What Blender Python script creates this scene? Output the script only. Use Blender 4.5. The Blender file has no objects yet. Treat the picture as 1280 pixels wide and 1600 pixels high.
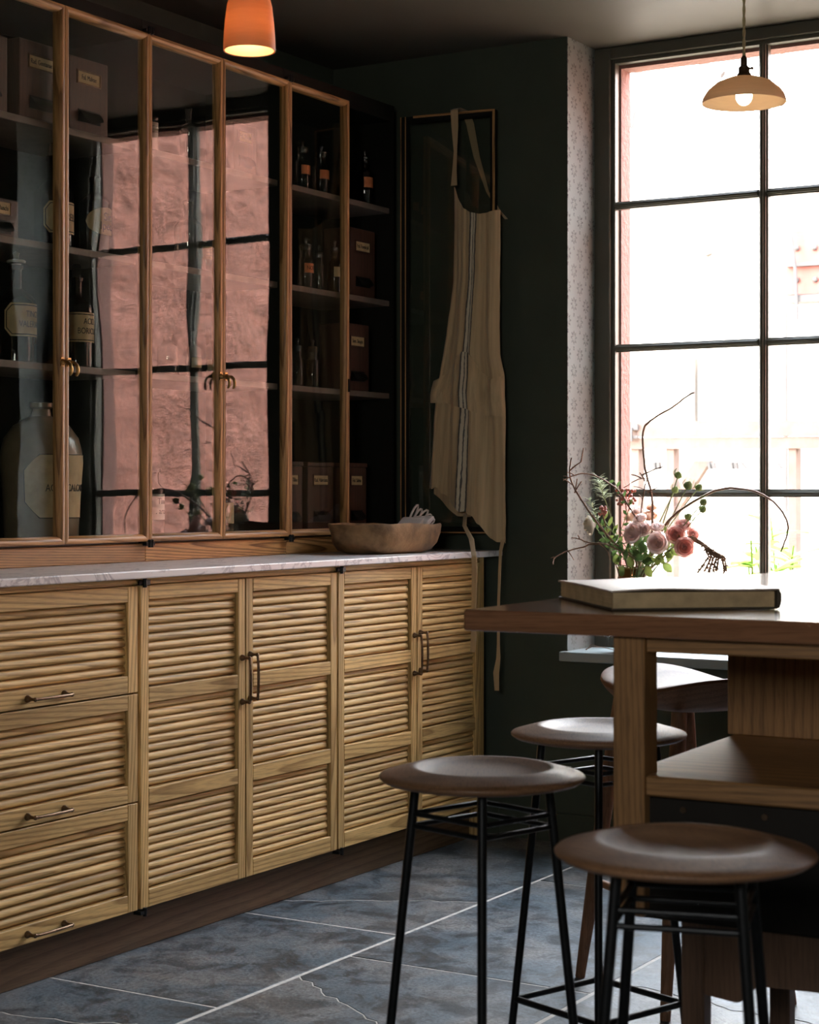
import bpy, bmesh, math, random
from mathutils import Vector, Matrix, noise

# ------------------------------------------------------------------ camera, world, sun, exposure
scene = bpy.context.scene
COL = scene.collection
R = math.radians
FPX, CX, Y0, YAW = 2860.0, 640.0, 769.0, R(31.1)
CAM = Vector((3.40, 0.0, 1.09))
cam_data = bpy.data.cameras.new('camera')
cam = bpy.data.objects.new('camera', cam_data)
COL.objects.link(cam)
cam.location = CAM
cam.rotation_euler = (R(90), 0, YAW)
cam_data.sensor_fit = 'VERTICAL'
cam_data.sensor_height = 36.0
cam_data.lens = FPX / 1600.0 * 36.0
cam_data.shift_y = -31.0 / 1600.0
cam_data.dof.use_dof = True
cam_data.dof.focus_distance = 5.0
cam_data.dof.aperture_fstop = 9.0
cam_data.clip_start = 0.05
scene.camera = cam

world = bpy.data.worlds.new('sky')
scene.world = world
world.use_nodes = True
wn = world.node_tree.nodes
wl = world.node_tree.links
wn.clear()
w_out = wn.new('ShaderNodeOutputWorld')
w_bg = wn.new('ShaderNodeBackground')
w_tc = wn.new('ShaderNodeTexCoord')
w_sep = wn.new('ShaderNodeSeparateXYZ')
w_ramp = wn.new('ShaderNodeValToRGB')
w_ramp.color_ramp.elements[0].position = 0.0
w_ramp.color_ramp.elements[0].color = (1.0, 0.93, 0.83, 1)
w_ramp.color_ramp.elements[1].position = 0.6
w_ramp.color_ramp.elements[1].color = (0.82, 0.90, 1.0, 1)
wl.new(w_tc.outputs['Generated'], w_sep.inputs[0])
wl.new(w_sep.outputs['Z'], w_ramp.inputs[0])
wl.new(w_ramp.outputs[0], w_bg.inputs['Color'])
w_bg.inputs['Strength'].default_value = 15.0
wl.new(w_bg.outputs[0], w_out.inputs[0])

sun_data = bpy.data.lights.new('sun', 'SUN')
sun_data.energy = 22.0
sun_data.color = (1.0, 0.90, 0.76)
sun_data.angle = R(0.6)
sun = bpy.data.objects.new('sun', sun_data)
COL.objects.link(sun)
sun.rotation_euler = Vector((0.62, 0.0, -0.78)).to_track_quat('-Z', 'Y').to_euler()

def portal(name, x0, x1, z0, z1, y, rx=-90):
    d = bpy.data.lights.new(name, 'AREA')
    d.shape = 'RECTANGLE'; d.size = x1 - x0; d.size_y = z1 - z0
    d.cycles.is_portal = True
    o = bpy.data.objects.new(name, d)
    COL.objects.link(o)
    o.location = ((x0 + x1) / 2, y, (z0 + z1) / 2)
    o.rotation_euler = (R(rx), 0, 0)       # faces into the room
portal('daylight_portal', 0.93, 1.95, 0.62, 2.48, 5.45)
portal('daylight_portal.001', 2.72, 4.38, 0.62, 2.48, 5.45)
portal('daylight_portal.002', 2.80, 3.65, 1.30, 2.05, -1.02, 90)

vs = scene.view_settings
vs.view_transform = 'Standard'
vs.look = 'None'
vs.gamma = 1.0
vs.use_curve_mapping = False
vs.exposure = 0.95
scene.cycles.use_denoising = True
scene.cycles.max_bounces = 10
scene.cycles.diffuse_bounces = 5
scene.cycles.glossy_bounces = 4
scene.cycles.transparent_max_bounces = 24
scene.cycles.sample_clamp_indirect = 12.0
scene.cycles.caustics_reflective = False
scene.cycles.caustics_refractive = False

# ------------------------------------------------------------------ helpers
rng = random.Random(7)
_s, _c = math.sin(YAW), math.cos(YAW)

def _ray(px, py):
    u = (px - CX) / FPX
    return Vector((u * _c - _s, u * _s + _c, -(py - Y0) / FPX))
def atx(px, py, v):
    r = _ray(px, py); return CAM + r * ((v - CAM.x) / r.x)
def aty(px, py, v):
    r = _ray(px, py); return CAM + r * ((v - CAM.y) / r.y)
def atz(px, py, v):
    r = _ray(px, py); return CAM + r * ((v - CAM.z) / r.z)

class MB:
    def __init__(s):
        s.v = []; s.f = []; s.uv = None
    def box(s, x0, y0, z0, x1, y1, z1):
        b = len(s.v)
        s.v += [(x, y, z) for z in (z0, z1) for y in (y0, y1) for x in (x0, x1)]
        s.f += [tuple(b + i for i in q) for q in ((0, 2, 3, 1), (4, 5, 7, 6), (0, 1, 5, 4), (2, 6, 7, 3), (0, 4, 6, 2), (1, 3, 7, 5))]
        return s
    def prism(s, pts, ext):
        """closed outline pts (3D, planar), extruded by vector ext"""
        b = len(s.v); n = len(pts); e = Vector(ext)
        s.v += [tuple(p) for p in pts] + [tuple(Vector(p) + e) for p in pts]
        s.f.append(tuple(b + i for i in reversed(range(n))))
        s.f.append(tuple(b + n + i for i in range(n)))
        for i in range(n):
            j = (i + 1) % n
            s.f.append((b + i, b + j, b + n + j, b + n + i))
        return s
    def tube(s, pts, r, n=8, cap=True, squash=None):
        pts = [Vector(p) for p in pts]
        m = len(pts)
        rs = r if isinstance(r, (list, tuple)) else [r] * m
        b = len(s.v)
        prev = None
        for i, p in enumerate(pts):
            t = (pts[min(i + 1, m - 1)] - pts[max(i - 1, 0)])
            t = t.normalized() if t.length > 1e-9 else Vector((0, 0, 1))
            if prev is None:
                a = Vector((0, 0, 1)) if abs(t.z) < 0.9 else Vector((1, 0, 0))
                u = t.cross(a).normalized()
            else:
                u = (prev - t * prev.dot(t))
                u = u.normalized() if u.length > 1e-6 else t.orthogonal().normalized()
            prev = u
            w = t.cross(u)
            for k in range(n):
                a = 2 * math.pi * k / n
                q = 1.0 if squash is None else squash
                s.v.append(tuple(p + (u * math.cos(a) + w * math.sin(a) * q) * rs[i]))
        for i in range(m - 1):
            for k in range(n):
                k2 = (k + 1) % n
                s.f.append((b + i * n + k, b + i * n + k2, b + (i + 1) * n + k2, b + (i + 1) * n + k))
        if cap:
            s.f.append(tuple(b + k for k in reversed(range(n))))
            s.f.append(tuple(b + (m - 1) * n + k for k in range(n)))
        return s
    def lathe(s, prof, n=24, c=(0, 0, 0), sx=1.0, sy=1.0):
        """prof: list of (r, z); r = 0 ends close to a point"""
        b = len(s.v); rows = []
        for r, z in prof:
            if r <= 1e-6:
                rows.append([len(s.v)]); s.v.append((c[0], c[1], c[2] + z))
            else:
                rows.append(list(range(len(s.v), len(s.v) + n)))
                for k in range(n):
                    a = 2 * math.pi * k / n
                    s.v.append((c[0] + r * math.cos(a) * sx, c[1] + r * math.sin(a) * sy, c[2] + z))
        for A, B in zip(rows, rows[1:]):
            for k in range(n):
                k2 = (k + 1) % n
                if len(A) == 1 and len(B) == 1: continue
                if len(A) == 1: s.f.append((A[0], B[k2], B[k]))
                elif len(B) == 1: s.f.append((A[k], A[k2], B[0]))
                else: s.f.append((A[k], A[k2], B[k2], B[k]))
        return s
    def grid(s, fn, nu, nv, closed=False):
        b = len(s.v)
        for j in range(nv + 1):
            for i in range(nu + 1):
                s.v.append(tuple(fn(i / nu, j / nv)))
        for j in range(nv):
            for i in range(nu):
                a = b + j * (nu + 1) + i
                s.f.append((a, a + 1, a + nu + 2, a + nu + 1))
        return s
    def ball(s, c, r, n=8, m=6, sz=1.0):
        prof = [(0, -r * sz)] + [(r * math.sin(math.pi * i / m), -r * sz * math.cos(math.pi * i / m)) for i in range(1, m)] + [(0, r * sz)]
        return s.lathe(prof, n, c)
    def move(s, M, start=0):
        for i in range(start, len(s.v)):
            s.v[i] = tuple(M @ Vector(s.v[i]))
        return s
    def mesh(s, name, mat=None, smooth=None, bevel=0, seg=1, recalc=True):
        me = bpy.data.meshes.new(name)
        me.from_pydata(s.v, [], s.f)
        if bevel or recalc:
            bm = bmesh.new(); bm.from_mesh(me)
            if recalc: bmesh.ops.recalc_face_normals(bm, faces=bm.faces)
            if bevel:
                ed = [e for e in bm.edges if len(e.link_faces) == 2 and e.calc_face_angle(0) > 0.6]
                bmesh.ops.bevel(bm, geom=ed, offset=bevel, segments=seg, profile=0.5, affect='EDGES')
            bm.to_mesh(me); bm.free()
        if smooth is not None:
            me.polygons.foreach_set('use_smooth', [True] * len(me.polygons))
            me.set_sharp_from_angle(angle=R(smooth))
        if mat: me.materials.append(mat)
        me.update()
        return me

def link(name, me, parent=None, loc=None, rot=None):
    o = bpy.data.objects.new(name, me)
    COL.objects.link(o)
    if parent is not None: o.parent = parent
    if loc is not None: o.location = loc
    if rot is not None: o.rotation_euler = rot
    return o
def obj(name, mb, mat, parent=None, loc=None, rot=None, smooth=None, bevel=0, seg=1, recalc=True):
    return link(name, mb.mesh(name, mat, smooth, bevel, seg, recalc), parent, loc, rot)
def tag(o, label, cat, group=None):
    o['label'] = label; o['category'] = cat
    if group: o['group'] = group
    return o
def thing(name, label, cat, loc=(0, 0, 0), rz=0, group=None):
    o = bpy.data.objects.new(name, None)
    o.empty_display_size = 0.05
    COL.objects.link(o)
    o.location = loc; o.rotation_euler = (0, 0, rz)
    return tag(o, label, cat, group)
def struct(o, kind='structure'):
    o['kind'] = kind; return o
def copy_tree(o, parent=None):
    c = o.copy(); COL.objects.link(c)
    if parent is not None: c.parent = parent
    for ch in list(o.children): copy_tree(ch, c)
    return c

_fonts = {}
def text_mesh(txt, size, depth=0.0004):
    cu = bpy.data.curves.new('lettering', 'FONT')
    cu.body = txt; cu.size = size; cu.align_x = 'CENTER'; cu.align_y = 'CENTER'
    cu.extrude = depth; cu.resolution_u = 3
    tmp = bpy.data.objects.new('lettering_source', cu)
    COL.objects.link(tmp)
    dg = bpy.context.evaluated_depsgraph_get()
    me = bpy.data.meshes.new_from_object(tmp.evaluated_get(dg))
    bpy.data.objects.remove(tmp)
    return me
def lettering(txt, size, mat, parent, M, squeeze=1.0, radius=None):
    """text in its own xy plane, then placed by matrix M; with a radius it wraps round a cylinder (axis y, facing +z)"""
    me = text_mesh(txt, size)
    for v in me.vertices:
        x, y, z = v.co
        x *= squeeze
        if radius:
            a = x / radius
            p = Vector((math.sin(a) * (radius + z), y, math.cos(a) * (radius + z) - radius))
        else:
            p = Vector((x, y, z))
        v.co = M @ p
    me.materials.clear(); me.materials.append(mat)
    return link('lettering', me, parent)

# frame that maps (right, up, out) text space to a label facing +x, read from the room
FACE_X = Matrix(((0, 0, 1, 0), (1, 0, 0, 0), (0, 1, 0, 0), (0, 0, 0, 1)))

# ------------------------------------------------------------------ materials
def new_mat(name):
    m = bpy.data.materials.new(name); m.use_nodes = True
    nt = m.node_tree
    b = nt.nodes['Principled BSDF']
    return m, nt, b
def N(nt, t, **kw):
    n = nt.nodes.new(t)
    for k, v in kw.items():
        if k.startswith('i_'):
            n.inputs[k[2:].replace('_', ' ')].default_value = v
        else: setattr(n, k, v)
    return n
def math_n(nt, op, a, b=None, clamp=False):
    n = nt.nodes.new('ShaderNodeMath'); n.operation = op; n.use_clamp = clamp
    for i, x in enumerate((a, b)):
        if x is None: continue
        if isinstance(x, (int, float)): n.inputs[i].default_value = x
        else: nt.links.new(x, n.inputs[i])
    return n.outputs[0]
def mix_rgb(nt, fac, a, b, mode='MIX'):
    n = nt.nodes.new('ShaderNodeMix'); n.data_type = 'RGBA'; n.blend_type = mode
    if isinstance(fac, (int, float)): n.inputs[0].default_value = fac
    else: nt.links.new(fac, n.inputs[0])
    for i, x in ((6, a), (7, b)):
        if isinstance(x, tuple): n.inputs[i].default_value = (*x, 1)
        else: nt.links.new(x, n.inputs[i])
    return n.outputs[2]
def ramp(nt, src, stops):
    n = nt.nodes.new('ShaderNodeValToRGB')
    cr = n.color_ramp
    while len(cr.elements) < len(stops): cr.elements.new(0.5)
    for e, (p, c) in zip(cr.elements, stops):
        e.position = p; e.color = (*c, 1) if isinstance(c, tuple) else (c, c, c, 1)
    nt.links.new(src, n.inputs[0])
    return n.outputs[0]
def obj_coord(nt):
    return nt.nodes.new('ShaderNodeTexCoord').outputs['Object']
def mapping(nt, vec, scale=(1, 1, 1), rot=(0, 0, 0), loc=None):
    m = nt.nodes.new('ShaderNodeMapping')
    nt.links.new(vec, m.inputs[0])
    m.inputs['Scale'].default_value = scale; m.inputs['Rotation'].default_value = rot
    if loc is not None:
        if isinstance(loc, tuple): m.inputs['Location'].default_value = loc
        else: nt.links.new(loc, m.inputs['Location'])
    return m.outputs[0]
def noise_n(nt, vec, scale, detail=3, rough=0.5, dist=0.0):
    n = nt.nodes.new('ShaderNodeTexNoise')
    nt.links.new(vec, n.inputs['Vector'])
    n.inputs['Scale'].default_value = scale; n.inputs['Detail'].default_value = detail
    n.inputs['Roughness'].default_value = rough; n.inputs['Distortion'].default_value = dist
    return n.outputs['Fac']
def bump(nt, h, strength, dist, b, normal_in='Normal'):
    n = nt.nodes.new('ShaderNodeBump')
    n.inputs['Strength'].default_value = strength; n.inputs['Distance'].default_value = dist
    nt.links.new(h, n.inputs['Height'])
    nt.links.new(n.outputs[0], b.inputs[normal_in])
    return n

def wood(name, axis, light, dark, rough=0.5, period=0.009, contrast=1.0, spread=0.12, vary=0.22, coat=0.0, spec=0.5):
    m, nt, b = new_mat(name)
    L = nt.links
    oi = nt.nodes.new('ShaderNodeObjectInfo')
    rnd = oi.outputs['Random']
    r2 = math_n(nt, 'FRACT', math_n(nt, 'MULTIPLY', rnd, 17.31))
    r3 = math_n(nt, 'FRACT', math_n(nt, 'MULTIPLY', rnd, 57.77))
    offs = [math_n(nt, 'MULTIPLY', math_n(nt, 'SUBTRACT', x, 0.5), spread) for x in (rnd, r2)]
    far = math_n(nt, 'MULTIPLY', r3, 3.0)
    cmb = nt.nodes.new('ShaderNodeCombineXYZ')
    order = {'X': (2, 0, 1), 'Y': (0, 2, 1), 'Z': (0, 1, 2)}[axis]
    src = [offs[0], offs[1], far]
    for i in range(3): L.new(src[order[i]], cmb.inputs[i])
    tilt = {'X': (0, R(2.2), R(1.6)), 'Y': (R(2.2), 0, R(1.6)), 'Z': (R(2.2), R(1.6), 0)}[axis]
    v = mapping(nt, obj_coord(nt), (1, 1, 1), tilt, cmb.outputs[0])
    sq = {'X': (0.10, 1, 1), 'Y': (1, 0.10, 1), 'Z': (1, 1, 0.10)}[axis]
    v2 = mapping(nt, v, sq)
    w = nt.nodes.new('ShaderNodeTexWave')
    w.wave_type = 'RINGS'; w.rings_direction = axis; w.wave_profile = 'SAW'
    L.new(v2, w.inputs['Vector'])
    w.inputs['Scale'].default_value = 2 * math.pi / 20.0 / period
    w.inputs['Distortion'].default_value = 3.2
    w.inputs['Detail'].default_value = 2.5
    w.inputs['Detail Scale'].default_value = 0.55
    line = ramp(nt, w.outputs['Fac'], [(0.0, 0.15), (0.45, 0.0), (0.80, 0.75), (0.93, 1.0), (1.0, 0.2)])
    fsq = {'X': (0.03, 1, 1), 'Y': (1, 0.03, 1), 'Z': (1, 1, 0.03)}[axis]
    fine = noise_n(nt, mapping(nt, v, fsq), 420.0, 2, 0.6)
    broad = noise_n(nt, v2, 14.0, 3, 0.5)
    fac = math_n(nt, 'MULTIPLY', line, 0.80 * contrast, True)
    col = mix_rgb(nt, fac, light, dark)
    col = mix_rgb(nt, 1.0, col, ramp(nt, fine, [(0.30, 0.66), (0.52, 1.0), (1.0, 1.06)]), 'MULTIPLY')
    col = mix_rgb(nt, 1.0, col, ramp(nt, broad, [(0.25, 0.78), (0.75, 1.12)]), 'MULTIPLY')
    mr = nt.nodes.new('ShaderNodeMapRange')
    L.new(r3, mr.inputs[0]); mr.inputs[3].default_value = 1 - vary; mr.inputs[4].default_value = 1 + vary * 0.6
    vm = nt.nodes.new('ShaderNodeVectorMath'); vm.operation = 'SCALE'
    L.new(col, vm.inputs[0]); L.new(mr.outputs[0], vm.inputs['Scale'])
    L.new(vm.outputs[0], b.inputs['Base Color'])
    b.inputs['Roughness'].default_value = rough
    b.inputs['Coat Weight'].default_value = coat
    b.inputs['Specular IOR Level'].default_value = spec
    b.inputs['Coat Roughness'].default_value = 0.15
    bump(nt, math_n(nt, 'ADD', math_n(nt, 'MULTIPLY', fine, 0.6), math_n(nt, 'MULTIPLY', line, -0.3)), 0.25, 0.0006, b)
    return m

def plain(name, col, rough=0.5, metal=0.0, var=0.12, scale=20.0, bmp=0.0, bscale=120.0, bdist=0.001, spec=0.5):
    m, nt, b = new_mat(name)
    c = obj_coord(nt)
    n = noise_n(nt, c, scale, 4, 0.6)
    lo = tuple(x * (1 - var) for x in col); hi = tuple(min(1, x * (1 + var)) for x in col)
    nt.links.new(ramp(nt, n, [(0.3, lo), (0.7, hi)]), b.inputs['Base Color'])
    b.inputs['Roughness'].default_value = rough; b.inputs['Metallic'].default_value = metal
    b.inputs['Specular IOR Level'].default_value = spec
    if bmp: bump(nt, noise_n(nt, c, bscale, 4, 0.6), bmp, bdist, b)
    return m

def thin_glass(name, tint=(0.97, 0.98, 0.97), f0=0.05, rough=0.0, wave=0.0, wscale=5.0, wdist=0.01):
    m = bpy.data.materials.new(name); m.use_nodes = True
    nt = m.node_tree; nt.nodes.clear(); L = nt.links
    out = nt.nodes.new('ShaderNodeOutputMaterial')
    tr = nt.nodes.new('ShaderNodeBsdfTransparent'); tr.inputs[0].default_value = (*tint, 1)
    gl = nt.nodes.new('ShaderNodeBsdfGlossy'); gl.inputs['Roughness'].default_value = rough
    mx = nt.nodes.new('ShaderNodeMixShader')
    ge = nt.nodes.new('ShaderNodeNewGeometry')
    dp = nt.nodes.new('ShaderNodeVectorMath'); dp.operation = 'DOT_PRODUCT'
    L.new(ge.outputs['Incoming'], dp.inputs[0]); L.new(ge.outputs['Normal'], dp.inputs[1])
    c = math_n(nt, 'ABSOLUTE', dp.outputs['Value'])
    k = math_n(nt, 'POWER', math_n(nt, 'SUBTRACT', 1.0, c, True), 5.0)
    fac = math_n(nt, 'ADD', math_n(nt, 'MULTIPLY', k, 1 - f0), f0, True)
    L.new(fac, mx.inputs[0]); L.new(tr.outputs[0], mx.inputs[1]); L.new(gl.outputs[0], mx.inputs[2])
    L.new(mx.outputs[0], out.inputs[0])
    if wave:
        tc = nt.nodes.new('ShaderNodeTexCoord')
        n = noise_n(nt, mapping(nt, tc.outputs['Object'], (1, 1, 0.45)), wscale, 1, 0.4)
        bp = nt.nodes.new('ShaderNodeBump'); bp.inputs['Strength'].default_value = wave; bp.inputs['Distance'].default_value = wdist
        L.new(n, bp.inputs['Height']); L.new(bp.outputs[0], gl.inputs['Normal'])
    return m

def emit(name, col, strength):
    m = bpy.data.materials.new(name); m.use_nodes = True
    nt = m.node_tree; nt.nodes.clear()
    o = nt.nodes.new('ShaderNodeOutputMaterial'); e = nt.nodes.new('ShaderNodeEmission')
    e.inputs[0].default_value = (*col, 1); e.inputs[1].default_value = strength
    nt.links.new(e.outputs[0], o.inputs[0])
    return m

def shade_mat(name, col, trans, rough=0.6):
    m, nt, b = new_mat(name); L = nt.links
    n = noise_n(nt, mapping(nt, obj_coord(nt), (1, 1, 12)), 14.0, 3, 0.6)
    L.new(ramp(nt, n, [(0.3, tuple(x * 0.86 for x in col)), (0.7, col)]), b.inputs['Base Color'])
    b.inputs['Roughness'].default_value = rough
    tl = nt.nodes.new('ShaderNodeBsdfTranslucent'); tl.inputs[0].default_value = (*col, 1)
    mx = nt.nodes.new('ShaderNodeMixShader'); mx.inputs[0].default_value = trans
    out = [x for x in nt.nodes if x.type == 'OUTPUT_MATERIAL'][0]
    L.new(b.outputs[0], mx.inputs[1]); L.new(tl.outputs[0], mx.inputs[2]); L.new(mx.outputs[0], out.inputs[0])
    return m

OAK_L, OAK_D = (0.76, 0.515, 0.205), (0.30, 0.165, 0.052)
oak = {a: wood('oak_grain_' + a.lower(), a, OAK_L, OAK_D, 0.55, spec=0.30) for a in 'YZ'}
UP_L, UP_D = (0.60, 0.33, 0.125), (0.20, 0.095, 0.030)  # upper frames' oak tinted more orange, pendant lamp light put into the colour
upoak = {a: wood('lamplit_oak_grain_' + a.lower(), a, UP_L, UP_D, 0.42, period=0.011, contrast=1.15) for a in 'YZ'}
TB_L, TB_D = (0.39, 0.195, 0.068), (0.165, 0.08, 0.027)
tboak = {a: wood('brown_oak_grain_' + a.lower(), a, TB_L, TB_D, 0.5, period=0.010, contrast=0.8) for a in 'XYZ'}
toptbl = wood('polished_brown_top', 'X', (0.27, 0.125, 0.062), (0.16, 0.068, 0.033), 0.13, period=0.03, contrast=0.5, coat=0.4)
walnut = wood('walnut_seat_wood', 'X', (0.225, 0.115, 0.056), (0.115, 0.056, 0.027), 0.50, period=0.016, contrast=0.7, coat=0.05, spec=0.35)
cherry = {a: wood('reddish_stool_wood_' + a.lower(), a, (0.26, 0.13, 0.07), (0.15, 0.07, 0.036), 0.55, period=0.014, contrast=0.6, spec=0.25) for a in 'XZ'}
boxwood = wood('dark_mahogany', 'Z', (0.085, 0.036, 0.022), (0.042, 0.017, 0.010), 0.5, period=0.012, contrast=0.6)
carcass_dark = plain('dark_stained_carcass', (0.010, 0.0095, 0.007), 0.7, spec=0.15)
shelf_m = plain('brown_grey_shelf_paint', (0.17, 0.13, 0.105), 0.6, var=0.15)
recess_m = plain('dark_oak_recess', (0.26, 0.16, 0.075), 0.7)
iron = plain('black_iron', (0.012, 0.012, 0.012), 0.38, 0.6, var=0.2, scale=60)
bronze = plain('aged_bronze', (0.16, 0.105, 0.065), 0.36, 0.95, var=0.3, scale=90)
brass = plain('aged_brass', (0.42, 0.27, 0.10), 0.32, 0.95, var=0.2, scale=90)
wall_m = plain('dark_green_wall_paint', (0.044, 0.056, 0.038), 0.75, var=0.10, scale=6, bmp=0.15, bscale=260, bdist=0.0006)
ceil_m = plain('dark_olive_ceiling_paint', (0.088, 0.078, 0.062), 0.55, var=0.06, scale=3, spec=0.25)
case_m = plain('dark_green_window_paint', (0.085, 0.082, 0.062), 0.38, var=0.08, scale=10)
sill_m = plain('grey_green_sill_paint', (0.30, 0.36, 0.37), 0.35, var=0.08, scale=8)
room_m = plain('olive_room_paint', (0.09, 0.095, 0.075), 0.8)
pane_m = thin_glass('window_glass', (0.99, 0.99, 0.99), 0.04)
cab_glass = thin_glass('old_cabinet_glass', (0.92, 0.94, 0.92), 0.047, 0.0, wave=0.05, wscale=6.0, wdist=0.012)
clear_g = thin_glass('clear_bottle_glass', (0.80, 0.84, 0.80), 0.07, 0.03)
amber_g = thin_glass('amber_bottle_glass', (0.16, 0.05, 0.012), 0.07, 0.03)
dark_g = thin_glass('dark_green_bottle_glass', (0.14, 0.15, 0.11), 0.07, 0.03)
honey_g = thin_glass('honey_bottle_glass', (0.50, 0.38, 0.20), 0.07, 0.03)
cloudy_g = thin_glass('frosted_stopper_glass', (0.35, 0.35, 0.30), 0.12, 0.15)
label_m = plain('cream_label_paper', (0.50, 0.37, 0.19), 0.6, var=0.14, scale=40)
white_label = plain('white_label_paper', (0.74, 0.66, 0.58), 0.6, var=0.08, scale=40)
orange_label = plain('orange_label_paper', (0.62, 0.20, 0.07), 0.6, var=0.15, scale=40)
ink = plain('black_ink', (0.012, 0.011, 0.01), 0.6)
stone_j = plain('stoneware_glaze', (0.21, 0.155, 0.092), 0.28, var=0.25, scale=9)
cork = plain('ground_glass_stopper', (0.34, 0.33, 0.28), 0.35, var=0.2)
page_m = plain('aged_page_block', (0.48, 0.36, 0.20), 0.8, var=0.2, scale=30)
cover_m = plain('faded_book_cover', (0.40, 0.32, 0.26), 0.45, var=0.12, scale=12)
cover_d = plain('dark_book_edge', (0.06, 0.05, 0.035), 0.55)
linen_w = plain('white_linen', (0.78, 0.74, 0.72), 0.85, var=0.06, bmp=0.3, bscale=500)
ext_pink = plain('pink_stucco', (0.225, 0.098, 0.077), 0.9, var=0.42, scale=16, bmp=1.0, bscale=22, bdist=0.04)
ext_reveal = plain('pale_pink_stucco_reveal', (0.30, 0.155, 0.13), 0.9, var=0.15, scale=30, bmp=0.6, bscale=60, bdist=0.01)
ext_white = plain('cream_render', (0.80, 0.76, 0.68), 0.9, var=0.04)
ext_trim = plain('grey_trim', (0.075, 0.07, 0.067), 0.8)
ext_timber = plain('weathered_timber', (0.13, 0.092, 0.075), 0.85, var=0.2, scale=10)
ext_red = plain('red_painted_steel', (0.22, 0.055, 0.04), 0.6, var=0.1)
ext_ground = plain('paving', (0.22, 0.19, 0.15), 0.9, var=0.15, scale=2)
leaf_out = shade_mat('bright_leaf', (0.16, 0.30, 0.05), 0.45)

def marble_mat():
    m, nt, b = new_mat('white_marble')
    c = obj_coord(nt)
    n = noise_n(nt, mapping(nt, c, (1.4, 1, 1), (0, 0, 0.6)), 5.0, 6, 0.62, 1.6)
    v = ramp(nt, math_n(nt, 'ABSOLUTE', math_n(nt, 'SUBTRACT', n, 0.5)), [(0.0, 0.0), (0.035, 1.0)])
    cl = noise_n(nt, c, 3.0, 3)
    base = ramp(nt, cl, [(0.3, (0.66, 0.66, 0.67)), (0.7, (0.82, 0.81, 0.80))])
    nt.links.new(mix_rgb(nt, v, (0.42, 0.42, 0.45), base), b.inputs['Base Color'])
    b.inputs['Roughness'].default_value = 0.28
    return m
marble = marble_mat()

def slate_mat():
    m, nt, b = new_mat('slate_flagstone')
    oi = nt.nodes.new('ShaderNodeObjectInfo')
    c = nt.nodes.new('ShaderNodeNewGeometry').outputs['Position']
    vm = nt.nodes.new('ShaderNodeCombineXYZ')
    nt.links.new(math_n(nt, 'MULTIPLY', oi.outputs['Random'], 31.0), vm.inputs[2])
    v = mapping(nt, c, (1, 1, 1), (0, 0, 0.25), vm.outputs[0])
    a = noise_n(nt, v, 3.2, 5, 0.62, 0.4)
    d = noise_n(nt, v, 10.0, 7, 0.72, 0.6)
    f = noise_n(nt, v, 120.0, 5, 0.85)
    col = ramp(nt, a, [(0.32, (0.075, 0.115, 0.148)), (0.48, (0.135, 0.168, 0.198)), (0.63, (0.235, 0.232, 0.232)), (0.78, (0.24, 0.20, 0.172))])
    blotch = ramp(nt, d, [(0.43, 0.0), (0.54, 1.0)])
    blotch2 = math_n(nt, 'MULTIPLY', math_n(nt, 'SUBTRACT', 1.0, blotch), ramp(nt, a, [(0.30, 1.0), (0.72, 0.45)]))
    col = mix_rgb(nt, blotch2, col, (0.020, 0.024, 0.028))
    col = mix_rgb(nt, 1.0, col, ramp(nt, f, [(0.35, 0.42), (0.62, 1.35)]), 'MULTIPLY')
    nt.links.new(col, b.inputs['Base Color'])
    nt.links.new(ramp(nt, d, [(0.3, 0.34), (0.7, 0.50)]), b.inputs['Roughness'])
    h = math_n(nt, 'ADD', math_n(nt, 'MULTIPLY', f, 0.35), math_n(nt, 'ADD', d, a))
    bump(nt, h, 0.45, 0.005, b)
    return m
slate = slate_mat()
grout = plain('pale_grout', (0.62, 0.61, 0.58), 0.9, var=0.2, scale=40)

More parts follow.
